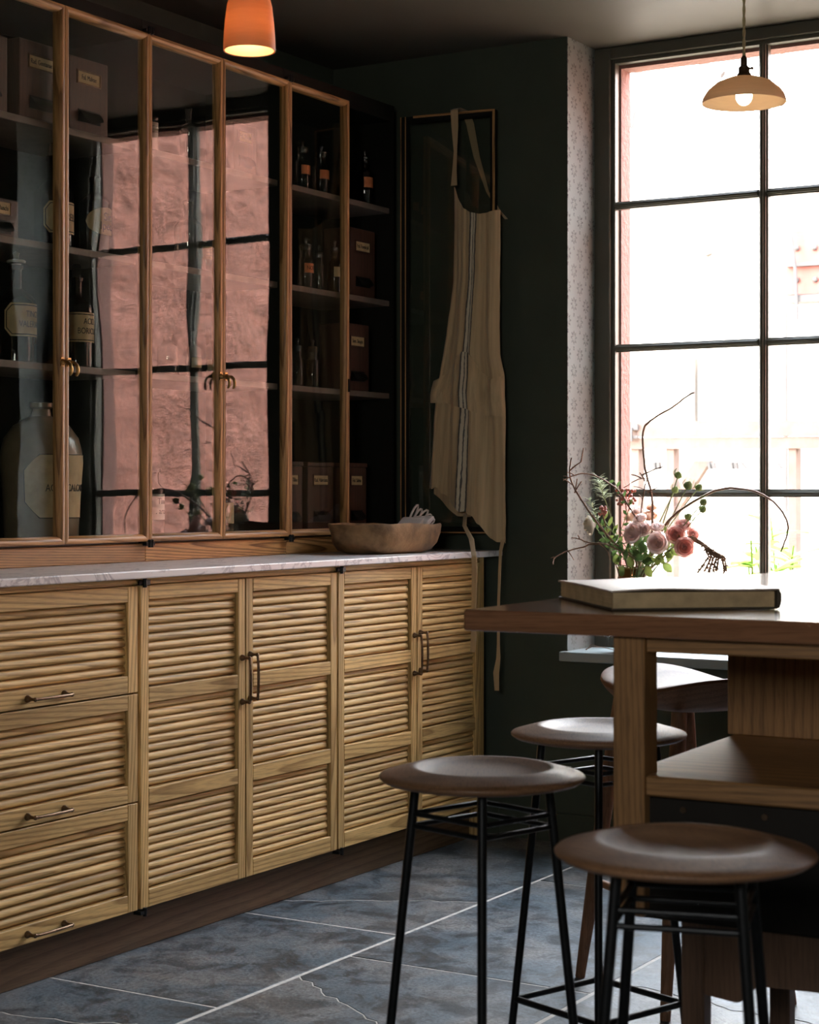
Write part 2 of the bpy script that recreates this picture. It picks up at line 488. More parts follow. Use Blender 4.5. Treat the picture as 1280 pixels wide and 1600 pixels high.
def wallpaper_mat():
    """pale paper printed with small grey plant sprigs (printed in the reveal's own y-z plane)"""
    m, nt, b = new_mat('sprig_wallpaper')
    g = nt.nodes.new('ShaderNodeTexCoord').outputs['Object']
    sp = nt.nodes.new('ShaderNodeSeparateXYZ'); nt.links.new(g, sp.inputs[0])
    CW, CH = 0.085, 0.105
    def sprig(oy, oz):
        u = math_n(nt, 'SUBTRACT', math_n(nt, 'FRACT', math_n(nt, 'ADD', math_n(nt, 'DIVIDE', sp.outputs['Y'], CW), oy)), 0.5)
        w = math_n(nt, 'SUBTRACT', math_n(nt, 'FRACT', math_n(nt, 'ADD', math_n(nt, 'DIVIDE', sp.outputs['Z'], CH), oz)), 0.5)
        u = math_n(nt, 'MULTIPLY', u, CW / 0.085); w = math_n(nt, 'MULTIPLY', w, CH / 0.085)
        r = math_n(nt, 'SQRT', math_n(nt, 'ADD', math_n(nt, 'POWER', math_n(nt, 'ABSOLUTE', u), 2.0), math_n(nt, 'POWER', math_n(nt, 'ABSOLUTE', w), 2.0)))
        an = math_n(nt, 'ARCTAN2', w, u)
        pet = math_n(nt, 'ABSOLUTE', math_n(nt, 'COSINE', math_n(nt, 'MULTIPLY', an, 4.0)))
        lim = math_n(nt, 'ADD', math_n(nt, 'MULTIPLY', pet, 0.17), 0.10)
        lim2 = math_n(nt, 'ADD', math_n(nt, 'MULTIPLY', pet, 0.13), 0.02)
        ring = math_n(nt, 'MULTIPLY', math_n(nt, 'LESS_THAN', r, lim), math_n(nt, 'GREATER_THAN', r, lim2))
        dots = math_n(nt, 'MULTIPLY', math_n(nt, 'LESS_THAN', math_n(nt, 'ABSOLUTE', u), 0.05), math_n(nt, 'LESS_THAN', math_n(nt, 'ABSOLUTE', math_n(nt, 'ADD', w, 0.40)), 0.07))
        return math_n(nt, 'MAXIMUM', ring, dots)
    mk = math_n(nt, 'MAXIMUM', sprig(0.0, 0.0), sprig(0.5, 0.5), True)
    br = noise_n(nt, g, 260.0, 2)
    mk = math_n(nt, 'MULTIPLY', mk, ramp(nt, br, [(0.42, 0.25), (0.55, 1.0)]))
    nt.links.new(mix_rgb(nt, math_n(nt, 'MULTIPLY', mk, 0.9), (0.165, 0.19, 0.182), (0.04, 0.042, 0.043)), b.inputs['Base Color'])
    b.inputs['Roughness'].default_value = 0.7
    bump(nt, noise_n(nt, g, 400.0, 2), 0.25, 0.0006, b)
    return m
paper_m = wallpaper_mat()

def linen_mat(name, base, stripe=True):
    m, nt, b = new_mat(name); L = nt.links
    uv = nt.nodes.new('ShaderNodeUVMap').outputs[0]
    sp = nt.nodes.new('ShaderNodeSeparateXYZ'); L.new(uv, sp.inputs[0])
    col = ramp(nt, noise_n(nt, mapping(nt, uv, (9, 0.6, 1)), 2.0, 4, 0.6),
               [(0.3, tuple(x * 0.70 for x in base)), (0.55, base), (0.75, (base[0] * 1.12, base[1] * 1.06, base[2]))])
    if stripe:
        def band(cen, half):
            return math_n(nt, 'LESS_THAN', math_n(nt, 'ABSOLUTE', math_n(nt, 'SUBTRACT', sp.outputs['X'], cen)), half)
        wob = math_n(nt, 'MULTIPLY', math_n(nt, 'SUBTRACT', noise_n(nt, uv, 60.0, 2), 0.5), 0.02)
        xx = math_n(nt, 'ADD', sp.outputs['X'], wob)
        def band2(cen, half):
            return math_n(nt, 'LESS_THAN', math_n(nt, 'ABSOLUTE', math_n(nt, 'SUBTRACT', xx, cen)), half)
        col = mix_rgb(nt, band2(0.50, 0.050), col, (0.60, 0.54, 0.40))
        for c0 in (0.445, 0.50, 0.555):
            col = mix_rgb(nt, math_n(nt, 'MULTIPLY', band2(c0, 0.013 if c0 != 0.50 else 0.007), 0.85), col, (0.03, 0.035, 0.05))
    L.new(col, b.inputs['Base Color'])
    b.inputs['Roughness'].default_value = 0.95
    b.inputs['Sheen Weight'].default_value = 0.2
    wv = noise_n(nt, mapping(nt, obj_coord(nt), (1, 1, 1)), 330.0, 2, 0.8)
    bump(nt, wv, 0.5, 0.0015, b)
    return m
linen = linen_mat('striped_natural_linen', (0.54, 0.41, 0.24))
linen_plain = linen_mat('natural_linen', (0.48, 0.36, 0.21), False)

# ================================================================== SETTING
WALL_Y, GLASS_Y, EXT_Y, CEIL = 5.14, 5.36, 5.395, 2.51
W1 = (0.873, 2.03)       # reveal of the window in view
W2 = (2.66, 4.44)        # unseen second window, added further right to light the cabinets
SILL_Z = 0.595
XR, YB = 4.9, -0.9

floor = struct(obj('floor', MB().box(-0.1, YB - 0.1, -0.12, XR + 0.1, EXT_Y, -0.0009), grout))
struct(obj('ceiling', MB().box(-0.1, YB - 0.1, CEIL, XR + 0.1, EXT_Y, CEIL + 0.12), ceil_m))
struct(obj('wall_left', MB().box(-0.12, YB, -0.12, 0, EXT_Y, CEIL), wall_m))
struct(obj('wall_right', MB().box(XR, YB, -0.12, XR + 0.1, EXT_Y, CEIL), room_m))
wf = MB()
W3 = (2.80, 3.65, 1.30, 2.05)  # unseen window added behind the camera as fill light
wf.box(-0.12, YB - 0.1, -0.12, W3[0], YB, CEIL).box(W3[1], YB - 0.1, -0.12, XR + 0.1, YB, CEIL)
wf.box(W3[0], YB - 0.1, -0.12, W3[1], YB, W3[2]).box(W3[0], YB - 0.1, W3[3], W3[1], YB, CEIL)
struct(obj('wall_front', wf, room_m))
w3 = bpy.data.objects.new('added_window_3', None); COL.objects.link(w3); struct(w3)
fr3 = MB()
for xa, xb, za, zb in ((W3[0], W3[0] + .05, W3[2], W3[3]), (W3[1] - .05, W3[1], W3[2], W3[3]), (3.205, 3.245, W3[2], W3[3]),
                       (W3[0], W3[1], W3[2], W3[2] + .05), (W3[0], W3[1], W3[3] - .05, W3[3])):
    fr3.box(xa, YB - 0.075, za, xb, YB - 0.025, zb)
obj('window_frame', fr3, room_m, w3)
obj('glass_pane', MB().box(W3[0] + .05, YB - 0.052, W3[2] + .05, W3[1] - .05, YB - 0.048, W3[3] - .05), thin_glass('added_rear_window_glass', (0.99, 0.99, 0.99), 0.04), w3)
wb = MB()
for a, b_ in ((0, W1[0]), (W1[1], W2[0]), (W2[1], XR)):
    wb.box(a, WALL_Y, 0, b_, EXT_Y - 0.01, CEIL)
for w in (W1, W2):
    wb.box(w[0], WALL_Y, 0, w[1], EXT_Y - 0.01, SILL_Z - 0.03)
wall_back = struct(obj('wall_back', wb, wall_m))
# outer skin of the house wall: pink stucco with square reveals round the window in view and the added one
GX0, GX1 = 0.941, 1.928
G2 = (2.74, 4.36)
GT, GB = 2.459, 0.64
sk = MB()
for a, b_ in ((-2.0, GX0 + 0.005), (GX1 - 0.005, G2[0]), (G2[1], 6.0)):
    sk.box(a, EXT_Y - 0.01, -0.2, b_, EXT_Y + 0.06, 3.0)
for g in ((GX0 + 0.005, GX1 - 0.005), G2):
    sk.box(g[0], EXT_Y - 0.01, GT - 0.01, g[1], EXT_Y + 0.06, 3.0)
    sk.box(g[0], EXT_Y - 0.01, -0.2, g[1], EXT_Y + 0.06, GB - 0.03)
struct(obj('trim_1', sk, ext_reveal))
# wallpaper lining of the reveal
pb = MB().box(W1[0] - 0.001, WALL_Y, SILL_Z, W1[0] + 0.002, GLASS_Y - 0.02, CEIL)
pb.box(W1[1] - 0.002, WALL_Y, SILL_Z, W1[1] + 0.001, GLASS_Y - 0.02, CEIL)
struct(obj('trim_2', pb, paper_m))
struct(obj('baseboard_back', MB().box(0.64, WALL_Y - 0.018, -0.005, XR, WALL_Y, 0.09), wall_m, bevel=0.004))

def window(name, wx, gx, ncol):
    w = bpy.data.objects.new(name, None); COL.objects.link(w); struct(w)
    fr = MB()
    y0, y1 = GLASS_Y - 0.025, GLASS_Y + 0.022
    fr.box(wx[0], y0, SILL_Z, gx[0] - 0.012, y1, CEIL)
    fr.box(gx[1] + 0.012, y0, SILL_Z, wx[1], y1, CEIL)
    fr.box(gx[0] - 0.012, y0, GT + 0.012, gx[1] + 0.012, y1, CEIL)
    fr.box(gx[0] - 0.012, y0, SILL_Z, gx[1] + 0.012, y1, GB - 0.012)
    obj('window_frame', fr, case_m, w, bevel=0.003)
    # inner moulding stepped in towards the glass
    md = MB()
    ya, yb = GLASS_Y - 0.012, GLASS_Y + 0.020
    md.box(gx[0] - 0.012, ya, GB - 0.012, gx[0], yb, GT + 0.012)
    md.box(gx[1], ya, GB - 0.012, gx[1] + 0.012, yb, GT + 0.012)
    md.box(gx[0], ya, GT, gx[1], yb, GT + 0.012)
    md.box(gx[0], ya, GB - 0.012, gx[1], yb, GB)
    obj('glazing_moulding', md, case_m, w, bevel=0.002)
    step = (gx[1] - gx[0]) / ncol
    rows = [GB, 1.087, 1.55, 2.006, GT]
    def bar(pts_lo, pts_hi, vertical):
        """moulded glazing bar: wide flat back, stepped narrower nose"""
        mb = MB()
        if vertical:
            x = pts_lo
            for hw, a, b2 in ((0.0145, -0.004, 0.022), (0.010, -0.016, -0.004), (0.005, -0.024, -0.016)):
                mb.box(x - hw, GLASS_Y + a, GB, x + hw, GLASS_Y + b2, GT)
        else:
            z, xa, xb = pts_lo
            for hw, a, b2 in ((0.012, -0.004, 0.021), (0.008, -0.015, -0.004), (0.004, -0.022, -0.015)):
                mb.box(xa, GLASS_Y + a, z - hw, xb, GLASS_Y + b2, z + hw)
        return mb
    xs = [gx[0] + step * i for i in range(ncol + 1)]
    for x in xs[1:-1]:
        obj('muntin', bar(x, None, True), case_m, w, bevel=0.0015)
    for z in rows[1:-1]:
        for i in range(ncol):
            a = xs[i] + (0.0145 if i else 0); b2 = xs[i + 1] - (0.0145 if i < ncol - 1 else 0)
            obj('muntin', bar((z, a, b2), None, False), case_m, w, bevel=0.0015)
    for i in range(ncol):
        for z0, z1 in zip(rows, rows[1:]):
            obj('glass_pane', MB().box(xs[i] + 0.004, GLASS_Y + 0.004, z0 + 0.004, xs[i + 1] - 0.004, GLASS_Y + 0.008, z1 - 0.004), pane_m, w)
    obj('window_sill', MB().box(wx[0] - 0.012, WALL_Y - 0.035, SILL_Z - 0.03, wx[1] + 0.012, GLASS_Y - 0.02, SILL_Z), sill_m, w, bevel=0.004, seg=2)
    return w
window('window_1', W1, (GX0, GX1), 2)
window('added_window_2', W2, G2, 3)

# ---- slate flagstones: each stone a piece of the floor, split along the cracks the photo shows
def slab(poly, z=0.0):
    mb = MB().prism([(p[0], p[1], -0.010) for p in poly], (0, 0, 0.010 + z))
    obj('flagstone', mb, slate, floor, bevel=0.0012)
def crackline(a, b, k, n=26, amp=0.013):
    pts = []
    r = random.Random(k)
    off = 0
    for i in range(n + 1):
        t = i / n
        off = 0 if i in (0, n) else off * 0.86 + r.uniform(-amp, amp)
        d = Vector((b[0] - a[0], b[1] - a[1])); q = Vector((-d.y, d.x)).normalized()
        pts.append((a[0] + d.x * t + q.x * off, a[1] + d.y * t + q.y * off))
    return pts
G = 0.0035
rows_f = [(-0.02, 0.43), (0.43, 1.055), (1.055, 1.685), (1.685, 2.30), (2.30, 2.95), (2.95, 3.6), (3.6, 4.25), (4.25, 4.9)]
joints = {0: [2.2, 3.4, 4.4], 1: [-0.2, 0.6, 1.45, 2.3, 3.105, 3.845], 2: [0.1, 0.9, 1.75, 2.62, 3.61, 4.585],
          3: [-0.1, 0.7, 1.6, 2.45, 3.30, 4.1, 4.75], 4: [0.3, 1.2, 2.1, 2.9, 3.75, 4.5], 5: [0, 1, 2, 3, 4, 4.8], 6: [0.5, 1.5, 2.4, 3.4, 4.4], 7: [0.2, 1.2, 2.2, 3.2, 4.2]}
for k, (xa, xb) in enumerate(rows_f):
    js = [YB] + joints[k] + [WALL_Y]
    gx = G + 0.002
    for y0, y1 in zip(js, js[1:]):
        x0, x1, a, b2 = xa + gx, xb - gx, y0 + G, y1 - G
        zt = rng.uniform(-0.0008, 0.0008)
        cut = None
        if k == 1 and abs(y0 - 3.845) < 0.01: cut = ((x0, 3.96), (x1, 4.26), 3)
        if k == 1 and abs(y0 - 2.3) < 0.01: cut = ((x0, 2.72), (x1, 2.95), 5)
        if k == 2 and abs(y0 - 2.62) < 0.01: cut = ((x0, 3.40), (x1, 3.02), 8)
        if k == 3 and abs(y0 - 3.30) < 0.01: cut = ((x0, 3.72), (x1, 3.60), 11)
        if cut:
            cl = crackline(cut[0], cut[1], cut[2])
            g2 = 0.0016
            slab([(x0, a), (x1, a)] + [(p[0], p[1] - g2) for p in reversed(cl)], zt)
            slab([(p[0], p[1] + g2) for p in cl] + [(x1, b2), (x0, b2)], zt + 0.0006)
        else:
            slab([(x0, a), (x1, a), (x1, b2), (x0, b2)], zt)

# ================================================================== OUTSIDE
struct(obj('paving_ground', MB().box(-30, EXT_Y, -0.35, 30, 40, -0.15), ext_ground))
pw = MB()
def stucco(u, v):
    y, z = 5.56 + u * 8.5, -0.2 + v * 5.2
    n = noise.noise(Vector((y * 1.1, z * 1.1, 3))) * 0.06 + noise.noise(Vector((y * 3.5, z * 4.5, 9))) * 0.03 + abs(noise.noise(Vector((y * 9 + z * 3, z * 12, 1)))) * 0.022 + noise.noise(Vector((y * 26, z * 26, 1))) * 0.006
    return (4.75 + n, y, z)
pw.grid(stucco, 260, 150)
b0 = len(pw.v)
pw.box(4.85, 5.56, -0.2, 5.1, 14.06, 5.0)
struct(obj('exterior_wall', pw, ext_pink, smooth=60, recalc=False))
# cream house across the yard
hs = thing('house', 'pale sunlit house across the yard, seen through the window', 'house', (0, 13.0, -0.2))
obj('facade', MB().box(-9, 0, 0, 3.2, 0.3, 3.6), ext_white, hs)
gy = 12.93
def ext_poly(name, pxs, Y, th, mat, parent, dy=0.0):
    pts = [aty(px, py, Y) for px, py in pxs]
    o = Vector(parent.location) if parent else Vector((0, 0, 0))
    mb = MB().prism([p - o for p in pts], (0, th, 0))
    return obj(name, mb, mat, parent)
ext_poly('eave', [(1033, 368), (1108, 389), (1110, 396), (1098, 402), (1033, 380)], gy, 0.06, ext_trim, hs)
ext_poly('downpipe', [(1095, 400), (1102, 398), (1101, 655), (1096, 655)], gy, 0.05, ext_white, hs)
ext_poly('window_jamb', [(1026, 555), (1036, 555), (1033, 660), (1026, 660)], gy, 0.06, ext_white, hs)
ext_poly('window_jamb', [(1077, 585), (1086, 585), (1086, 660), (1079, 660)], gy, 0.06, ext_trim, hs)
ext_poly('window_jamb', [(1079, 562), (1086, 560), (1086, 585), (1081, 585)], gy, 0.06, ext_trim, hs)
# timber railing in the yard
RY = 9.0
rl = thing('timber_railing', 'weathered pinkish timber railing outside the window', 'railing', (0, RY, -0.15))
ext_poly('top_rail', [(900, 659), (1420, 656), (1420, 680), (900, 682)], RY, 0.09, ext_timber, rl)
ext_poly('rail', [(900, 685), (1420, 681), (1420, 700), (900, 702)], RY + 0.01, 0.06, ext_timber, rl)
for pxx in (986, 1041, 1232):
    a = aty(pxx, 700, RY + 0.02); b2 = aty(pxx + 12, 700, RY + 0.02)
    obj('post', MB().box(a.x, 0.02, 0.0, b2.x, 0.10, a.z + 0.16), ext_timber, rl)
ext_poly('brace', [(1000, 845), (1030, 845), (1110, 720), (1085, 720)], RY + 0.04, 0.05, ext_timber, rl)
for pxx, lean in ((1019, 0), (1026, 0), (1104, 2), (1111, 2), (1140, 0), (1147, 0), (1156, 8), (1212, 7)):
    ext_poly('baluster', [(pxx, 722), (pxx + 4, 722), (pxx + 5 + lean, 733), (pxx + 1 + lean, 733)], RY + 0.03, 0.03, ext_trim, rl)
lk = thing('gate_latch', 'small dark iron latch on the railing by the pink window reveal', 'latch', tuple(aty(987, 672, RY - 0.02)))
obj('latch_plate', MB().box(-0.04, 0.0, -0.045, 0.035, 0.015, -0.03).box(-0.04, 0, 0.0, 0.035, 0.015, 0.03), ext_trim, lk)
obj('latch_bolt', MB().box(-0.004, -0.01, -0.06, 0.006, 0.0, 0.01), ext_trim, lk)
# red riveted steel box on a wall opposite
sb = thing('steel_bracket', 'red riveted steel plate outside the upper right panes', 'plate', tuple(aty(1228, 475, 11.0)))
sbo = Vector(sb.location)
ext_poly('plate', [(1229, 362), (1360, 350), (1360, 455), (1229, 461)], 11.0, 0.10, ext_red, sb)
ext_poly('ledge', [(1227, 462), (1360, 455), (1360, 466), (1227, 473)], 10.94, 0.16, ext_trim, sb)
ext_poly('ledge', [(1229, 411), (1360, 403), (1360, 409), (1229, 417)], 10.96, 0.05, ext_trim, sb)
for px, py in ((1245, 388), (1273, 387), (1245, 438), (1274, 437), (1302, 386), (1303, 436)):
    obj('rivet', MB().ball(aty(px, py, 10.99) - sbo, 0.018, 8, 6), ext_trim, sb, smooth=60)
rp = MB().tube([aty(px, py, 10.925) for px, py in ((1233, 345), (1238, 380), (1243, 420), (1245, 460), (1246, 500))], 0.010, 6)
tag(obj('rope', rp, ext_trim, smooth=60), 'thin rope hanging before the red steel plate outside', 'rope')
pp = MB().tube([aty(px, py, 12.97) for px, py in ((1222, 40), (1223, 150), (1222, 170), (1228, 190), (1228, 365), (1228, 800))], 0.018, 8)
tag(obj('drainpipe', pp, ext_trim, smooth=60), 'slim grey pipe outside the top right pane', 'pipe')
for k, pts in enumerate((((985, 200), (999, 112)), ((1096, 98), (1130, 117)))):
    p = [aty(px, py, 8.0) for px, py in pts]
    tag(obj('roof_strut', MB().tube(p, 0.02, 6), ext_trim, smooth=60),
        ('steep pale strut outside near the top left corner of the window', 'short sloping pale strut outside above the dish lamp')[k], 'strut')
# plants outside the lowest panes
def leaf_blade(mb, base, d, L, w, up=Vector((0, 0, 1)), curl=0.3, n=4):
    d = Vector(d).normalized(); side = d.cross(up)
    side = side.normalized() if side.length > 1e-4 else Vector((1, 0, 0))
    nor = side.cross(d)
    def fn(u, v):
        t = v; ww = w * math.sin(math.pi * min(0.999, 0.04 + t * 0.94)) ** 0.8
        x = (u - 0.5) * 2
        return Vector(base) + d * (L * t) + side * (ww * x * 0.5) + nor * (-curl * L * t * t + 0.18 * w * abs(x))
    mb.grid(fn, 2, n)
for k, (px, py, h, lab) in enumerate(((1190, 880, 0.25, 'low leafy green plant outside the window, left of the mullion'),
                                  (1235, 868, 0.42, 'taller leafy green plant outside the window, right of the mullion'))):
    p = aty(px, py, 6.3 + 0.6 * k); base = Vector((p.x, p.y, -0.15))
    t = thing('garden_plant', lab, 'plant', tuple(base))
    r = random.Random(40 + k)
    for q in range(5):
        tip = Vector((r.uniform(-0.12, 0.12), r.uniform(-0.1, 0.1), p.z + 0.15 + r.uniform(-0.06, h * 0.35)))
        obj('stem', MB().tube([(tip.x * 0.2, tip.y * 0.2, 0), tip * 0.5 + Vector((0, 0, 0.1 * tip.z)), tip], [0.006, 0.005, 0.003], 6), leaf_out, t, smooth=60)
        mb = MB()
        for j in range(9):
            a = r.uniform(0, 6.28); hh = r.uniform(0.55, 1.0)
            b_ = Vector((tip.x * hh, tip.y * hh, tip.z * hh))
            leaf_blade(mb, b_, (math.cos(a), math.sin(a), r.uniform(0.2, 0.9)), r.uniform(0.09, 0.15), r.uniform(0.045, 0.07))
        lf = obj('leaves', mb, leaf_out, t, smooth=80, recalc=False)

# ================================================================== LOWER CABINETS
FX = 0.625                                   # front plane of doors and drawers
def pull_mesh(length, axis):
    """bronze D pull with cone feet, standing out in +x"""
    mb = MB(); h = length / 2; out = 0.024
    P = (lambda t, o: Vector((o, t, 0))) if axis == 'Y' else (lambda t, o: Vector((o, 0, t)))
    for s in (-1, 1):
        mb.tube([P(s * h, 0), P(s * h, 0.003), P(s * h, 0.007), P(s * h, 0.013), P(s * h, out * 0.75), P(s * h, out)],
                [0.0085, 0.0085, 0.006, 0.0038, 0.0036, 0.0045], 10)
    arc = [P(-h, out)] + [P(h * math.sin(a), out + 0.004 * math.cos(a)) for a in [R(x) for x in (-72, -45, -20, 0, 20, 45, 72)]] + [P(h, out)]
    mb.tube(arc, [0.0042, 0.0036, 0.0034, 0.0036, 0.0040, 0.0036, 0.0034, 0.0036, 0.0042], 10)
    for s in (-1, 1): mb.ball(P(s * h, out), 0.0052, 8, 6)
    return mb.mesh('handle', bronze, smooth=50)
pull_h, pull_v = pull_mesh(0.118, 'Y'), pull_mesh(0.112, 'Z')
def slat_mesh(L):
    """rounded louvre slat, sloping down and out, length along y about its middle"""
    prof = [(-0.012, 0.0108), (-0.0050, 0.0105), (-0.0004, 0.0085), (0.0026, 0.0050), (0.0042, 0.0005), (0.0045, -0.0042), (0.0028, -0.0078), (-0.0012, -0.0094), (-0.0060, -0.0090), (-0.009, -0.004), (-0.012, 0.003)]
    mb = MB().prism([(p[0], -L / 2, p[1]) for p in prof], (0, L, 0))
    return mb.mesh('slat', oak['Y'], smooth=50)
hinge_mesh = MB().tube([(0.008, 0, -0.011), (0.008, 0, 0.011)], 0.0050, 10).box(-0.012, -0.007, -0.006, 0.008, 0.020, 0.006).box(0.0, -0.018, -0.004, 0.006, 0.0, 0.004).mesh('hinge', iron, smooth=40)
hinge_low = MB().tube([(0.008, 0, -0.010), (0.008, 0, 0.010)], 0.0048, 10).box(-0.012, -0.018, -0.005, 0.010, 0.006, 0.003).mesh('hinge', iron, smooth=40)

def louvre_front(parent, name, y0, y1, z0, z1, panels, stile, slat_me, org, loc_x=FX):
    """one frame-and-louvre front; panels = [(ztop, zbottom), ...]; returns the front (its mesh is the back board)"""
    ox, oy, oz = org
    T = 0.021
    fr = obj(name, MB().box(FX - T - ox, y0 + 0.006 - oy, z0 + 0.006 - oz, FX - T + 0.003 - ox, y1 - 0.006 - oy, z1 - 0.006 - oz), recess_m, parent)
    def piece(nm, a, b, c, d, ax):
        cy, cz = (a + b) / 2, (c + d) / 2
        obj(nm, MB().box(-T, -(b - a) / 2, -(d - c) / 2, 0, (b - a) / 2, (d - c) / 2), oak[ax], fr, loc=(FX - ox, cy - oy, cz - oz), bevel=0.0016)
    piece('stile', y0, y0 + stile, z0, z1, 'Z')
    piece('stile', y1 - stile, y1, z0, z1, 'Z')
    edges = [z1] + [z for p in panels for z in p] + [z0]
    for k in range(0, len(edges), 2):
        piece('rail', y0 + stile, y1 - stile, edges[k + 1], edges[k], 'Y')
    for zt, zb in panels:
        n = max(1, round((zt - zb) / 0.0207))
        st = (zt - zb) / n
        for i in range(n):
            link('slat', slat_me, fr, (FX - 0.0125 - ox, (y0 + y1) / 2 - oy, zt - st * (i + 0.5) - oz + 0.002))
    return fr

def cabinet_body(t, y0, y1, org, end_left=False, end_right=False):
    ox, oy, oz = org
    b = MB()
    b.box(0.015, y0 + 0.001, 0.105, FX - 0.0225, y0 + 0.018, 0.872)
    b.box(0.015, y1 - 0.018, 0.105, FX - 0.0225, y1 - 0.001, 0.872)
    b.box(0.015, y0 + 0.018, 0.105, FX - 0.0225, y1 - 0.018, 0.121)
    b.box(0.015, y0 + 0.018, 0.856, FX - 0.0225, y1 - 0.018, 0.872)
    b.box(0.015, y0 + 0.018, 0.121, 0.03, y1 - 0.018, 0.856)
    for i in range(len(b.v)):
        b.v[i] = (b.v[i][0] - ox, b.v[i][1] - oy, b.v[i][2] - oz)
    obj('body', b, oak['Y'], t)
    obj('top_rail', MB().box(FX - 0.035 - ox, y0 - oy, 0.872 - oz, FX - 0.008 - ox, y1 - oy, 0.886 - oz), oak['Y'], t)

DOORPAN = [(0.835, 0.626), (0.590, 0.387), (0.348, 0.147)]
slat_d = slat_mesh(0.415 - 0.003 - 0.062)
slat_l = slat_mesh(0.389 - 0.003 - 0.062)
du = (2.735, 3.366)
slat_w = slat_mesh(du[1] - du[0] - 0.004 - 0.072)
# drawer unit
org = (0.0, du[0], 0.0)
t = thing('drawer_cabinet', 'oak drawer unit with three louvred drawers at the left under the marble', 'cabinet', org)
cabinet_body(t, du[0], du[1], org)
for z0, z1 in ((0.6185, 0.869), (0.3615, 0.6150), (0.105, 0.358)):
    d = louvre_front(t, 'drawer', du[0] + 0.002, du[1] - 0.004, z0, z1, [(z1 - 0.037, z0 + 0.041)], 0.036, slat_w, org)
    link('handle', pull_h, d, (FX - org[0], 3.045 - org[1], z0 + 0.0205))
units = ((3.370, 3.790, 4.2155, 'oak double cupboard with louvred doors, between the drawers and the hinge near the bowl'),
         (4.2190, 4.643, 5.032, 'oak double cupboard with louvred doors at the corner by the apron ties'))
for k, (a, m, b_, lab) in enumerate(units):
    org = (0.0, a, 0.0)
    t = thing('louvred_cabinet', lab, 'cabinet', org)
    cabinet_body(t, a, b_, org)
    d1 = louvre_front(t, 'door', a + 0.0015, m - 0.0015, 0.105, 0.869, DOORPAN, 0.031, slat_d, org)
    d2 = louvre_front(t, 'door', m + 0.0015, b_ - 0.0015, 0.105, 0.869, DOORPAN, 0.031, slat_d if k == 0 else slat_l, org)
    link('handle', pull_v, d1, (FX, m - 0.017 - a, 0.612))
    link('handle', pull_v, d2, (FX, m + 0.017 - a, 0.618))
    link('hinge', hinge_mesh, d1, (FX - 0.002, a + 0.010 - a, 0.876))
    link('hinge', hinge_low, d1, (FX - 0.002, a + 0.010 - a, 0.0985))
    if k == 0: pass
    else:
        obj('end_panel', MB().box(0.015, b_ - a + 0.001, 0.0, FX - 0.004, b_ + 0.030 - a, 0.886), oak['Z'], t, bevel=0.002)
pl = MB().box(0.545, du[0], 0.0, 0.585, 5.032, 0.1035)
plinth_m = wood('shade_toned_plinth_oak', 'Y', (0.15, 0.092, 0.045), (0.075, 0.042, 0.018), 0.6)  # oak darkened to stand for the shade under the door overhang
tag(obj('cabinet_plinth', pl, plinth_m, bevel=0.002), 'long oak plinth board with painted-in shade under the louvred cabinets', 'plinth')
wt = MB().box(0.0, 2.72, 0.887, 0.648, WALL_Y - 0.004, 0.906)
tag(obj('marble_worktop', wt, marble, bevel=0.003, seg=2), 'long white veined marble worktop on the oak cabinets', 'worktop')

# ================================================================== UPPER GLAZED CABINETS
UX = 0.312                                  # front plane of the glazed doors
SH = (2.010, 1.710, 1.410)
UZ0, UZ1 = 0.960, 2.302
YD = [3.135, 3.459, 3.7865, 4.110, 4.436, 4.7595, 5.062]
FW, FT = 0.0195, 0.022
def frame_bar(L, axis, name, parent, loc, flip=1, mat=None):
    """mitred, rounded glazing-frame member; flip says on which side the glass lies"""
    mb = MB()
    prof = [(0.0, 0.0), (-FT, 0.0), (-FT, FW), (-0.010, FW), (-0.004, FW * 0.86), (0.0, FW * 0.52), (0.0012, FW * 0.28)]
    n = len(prof); h = L / 2
    for s in (-1, 1):
        for x, w in prof:
            ln = s * (h - w)
            mb.v.append((x, ln, flip * w) if axis == 'Y' else (x, flip * w, ln))
    mb.f.append(tuple(range(n))); mb.f.append(tuple(range(2 * n - 1, n - 1, -1)))
    for i in range(n):
        j = (i + 1) % n
        mb.f.append((i, j, n + j, n + i))
    return obj(name, mb, mat or upoak[axis], parent, loc, smooth=50)
hook = MB()
hook.tube([(0, 0, 0), (0.004, 0, 0), (0.008, 0, 0), (0.012, 0, 0.001), (0.020, 0, -0.001), (0.028, 0, -0.008), (0.031, 0, -0.018), (0.030, 0, -0.028), (0.026, 0, -0.034)],
          [0.0085, 0.0085, 0.005, 0.004, 0.0042, 0.0045, 0.0045, 0.0042, 0.003], 10)
hook.box(-0.001, -0.006, -0.010, 0.003, 0.006, 0.012)
hook_me = hook.mesh('handle', brass, smooth=50)
uh_me = MB().tube([(0.006, 0, -0.009), (0.006, 0, 0.009)], 0.0042, 8).tube([(0.006, 0, 0.009), (0.006, 0, 0.012)], [0.006, 0.003], 8).box(-0.008, -0.012, -0.004, 0.006, 0.012, 0.004).mesh('hinge', iron, smooth=40)

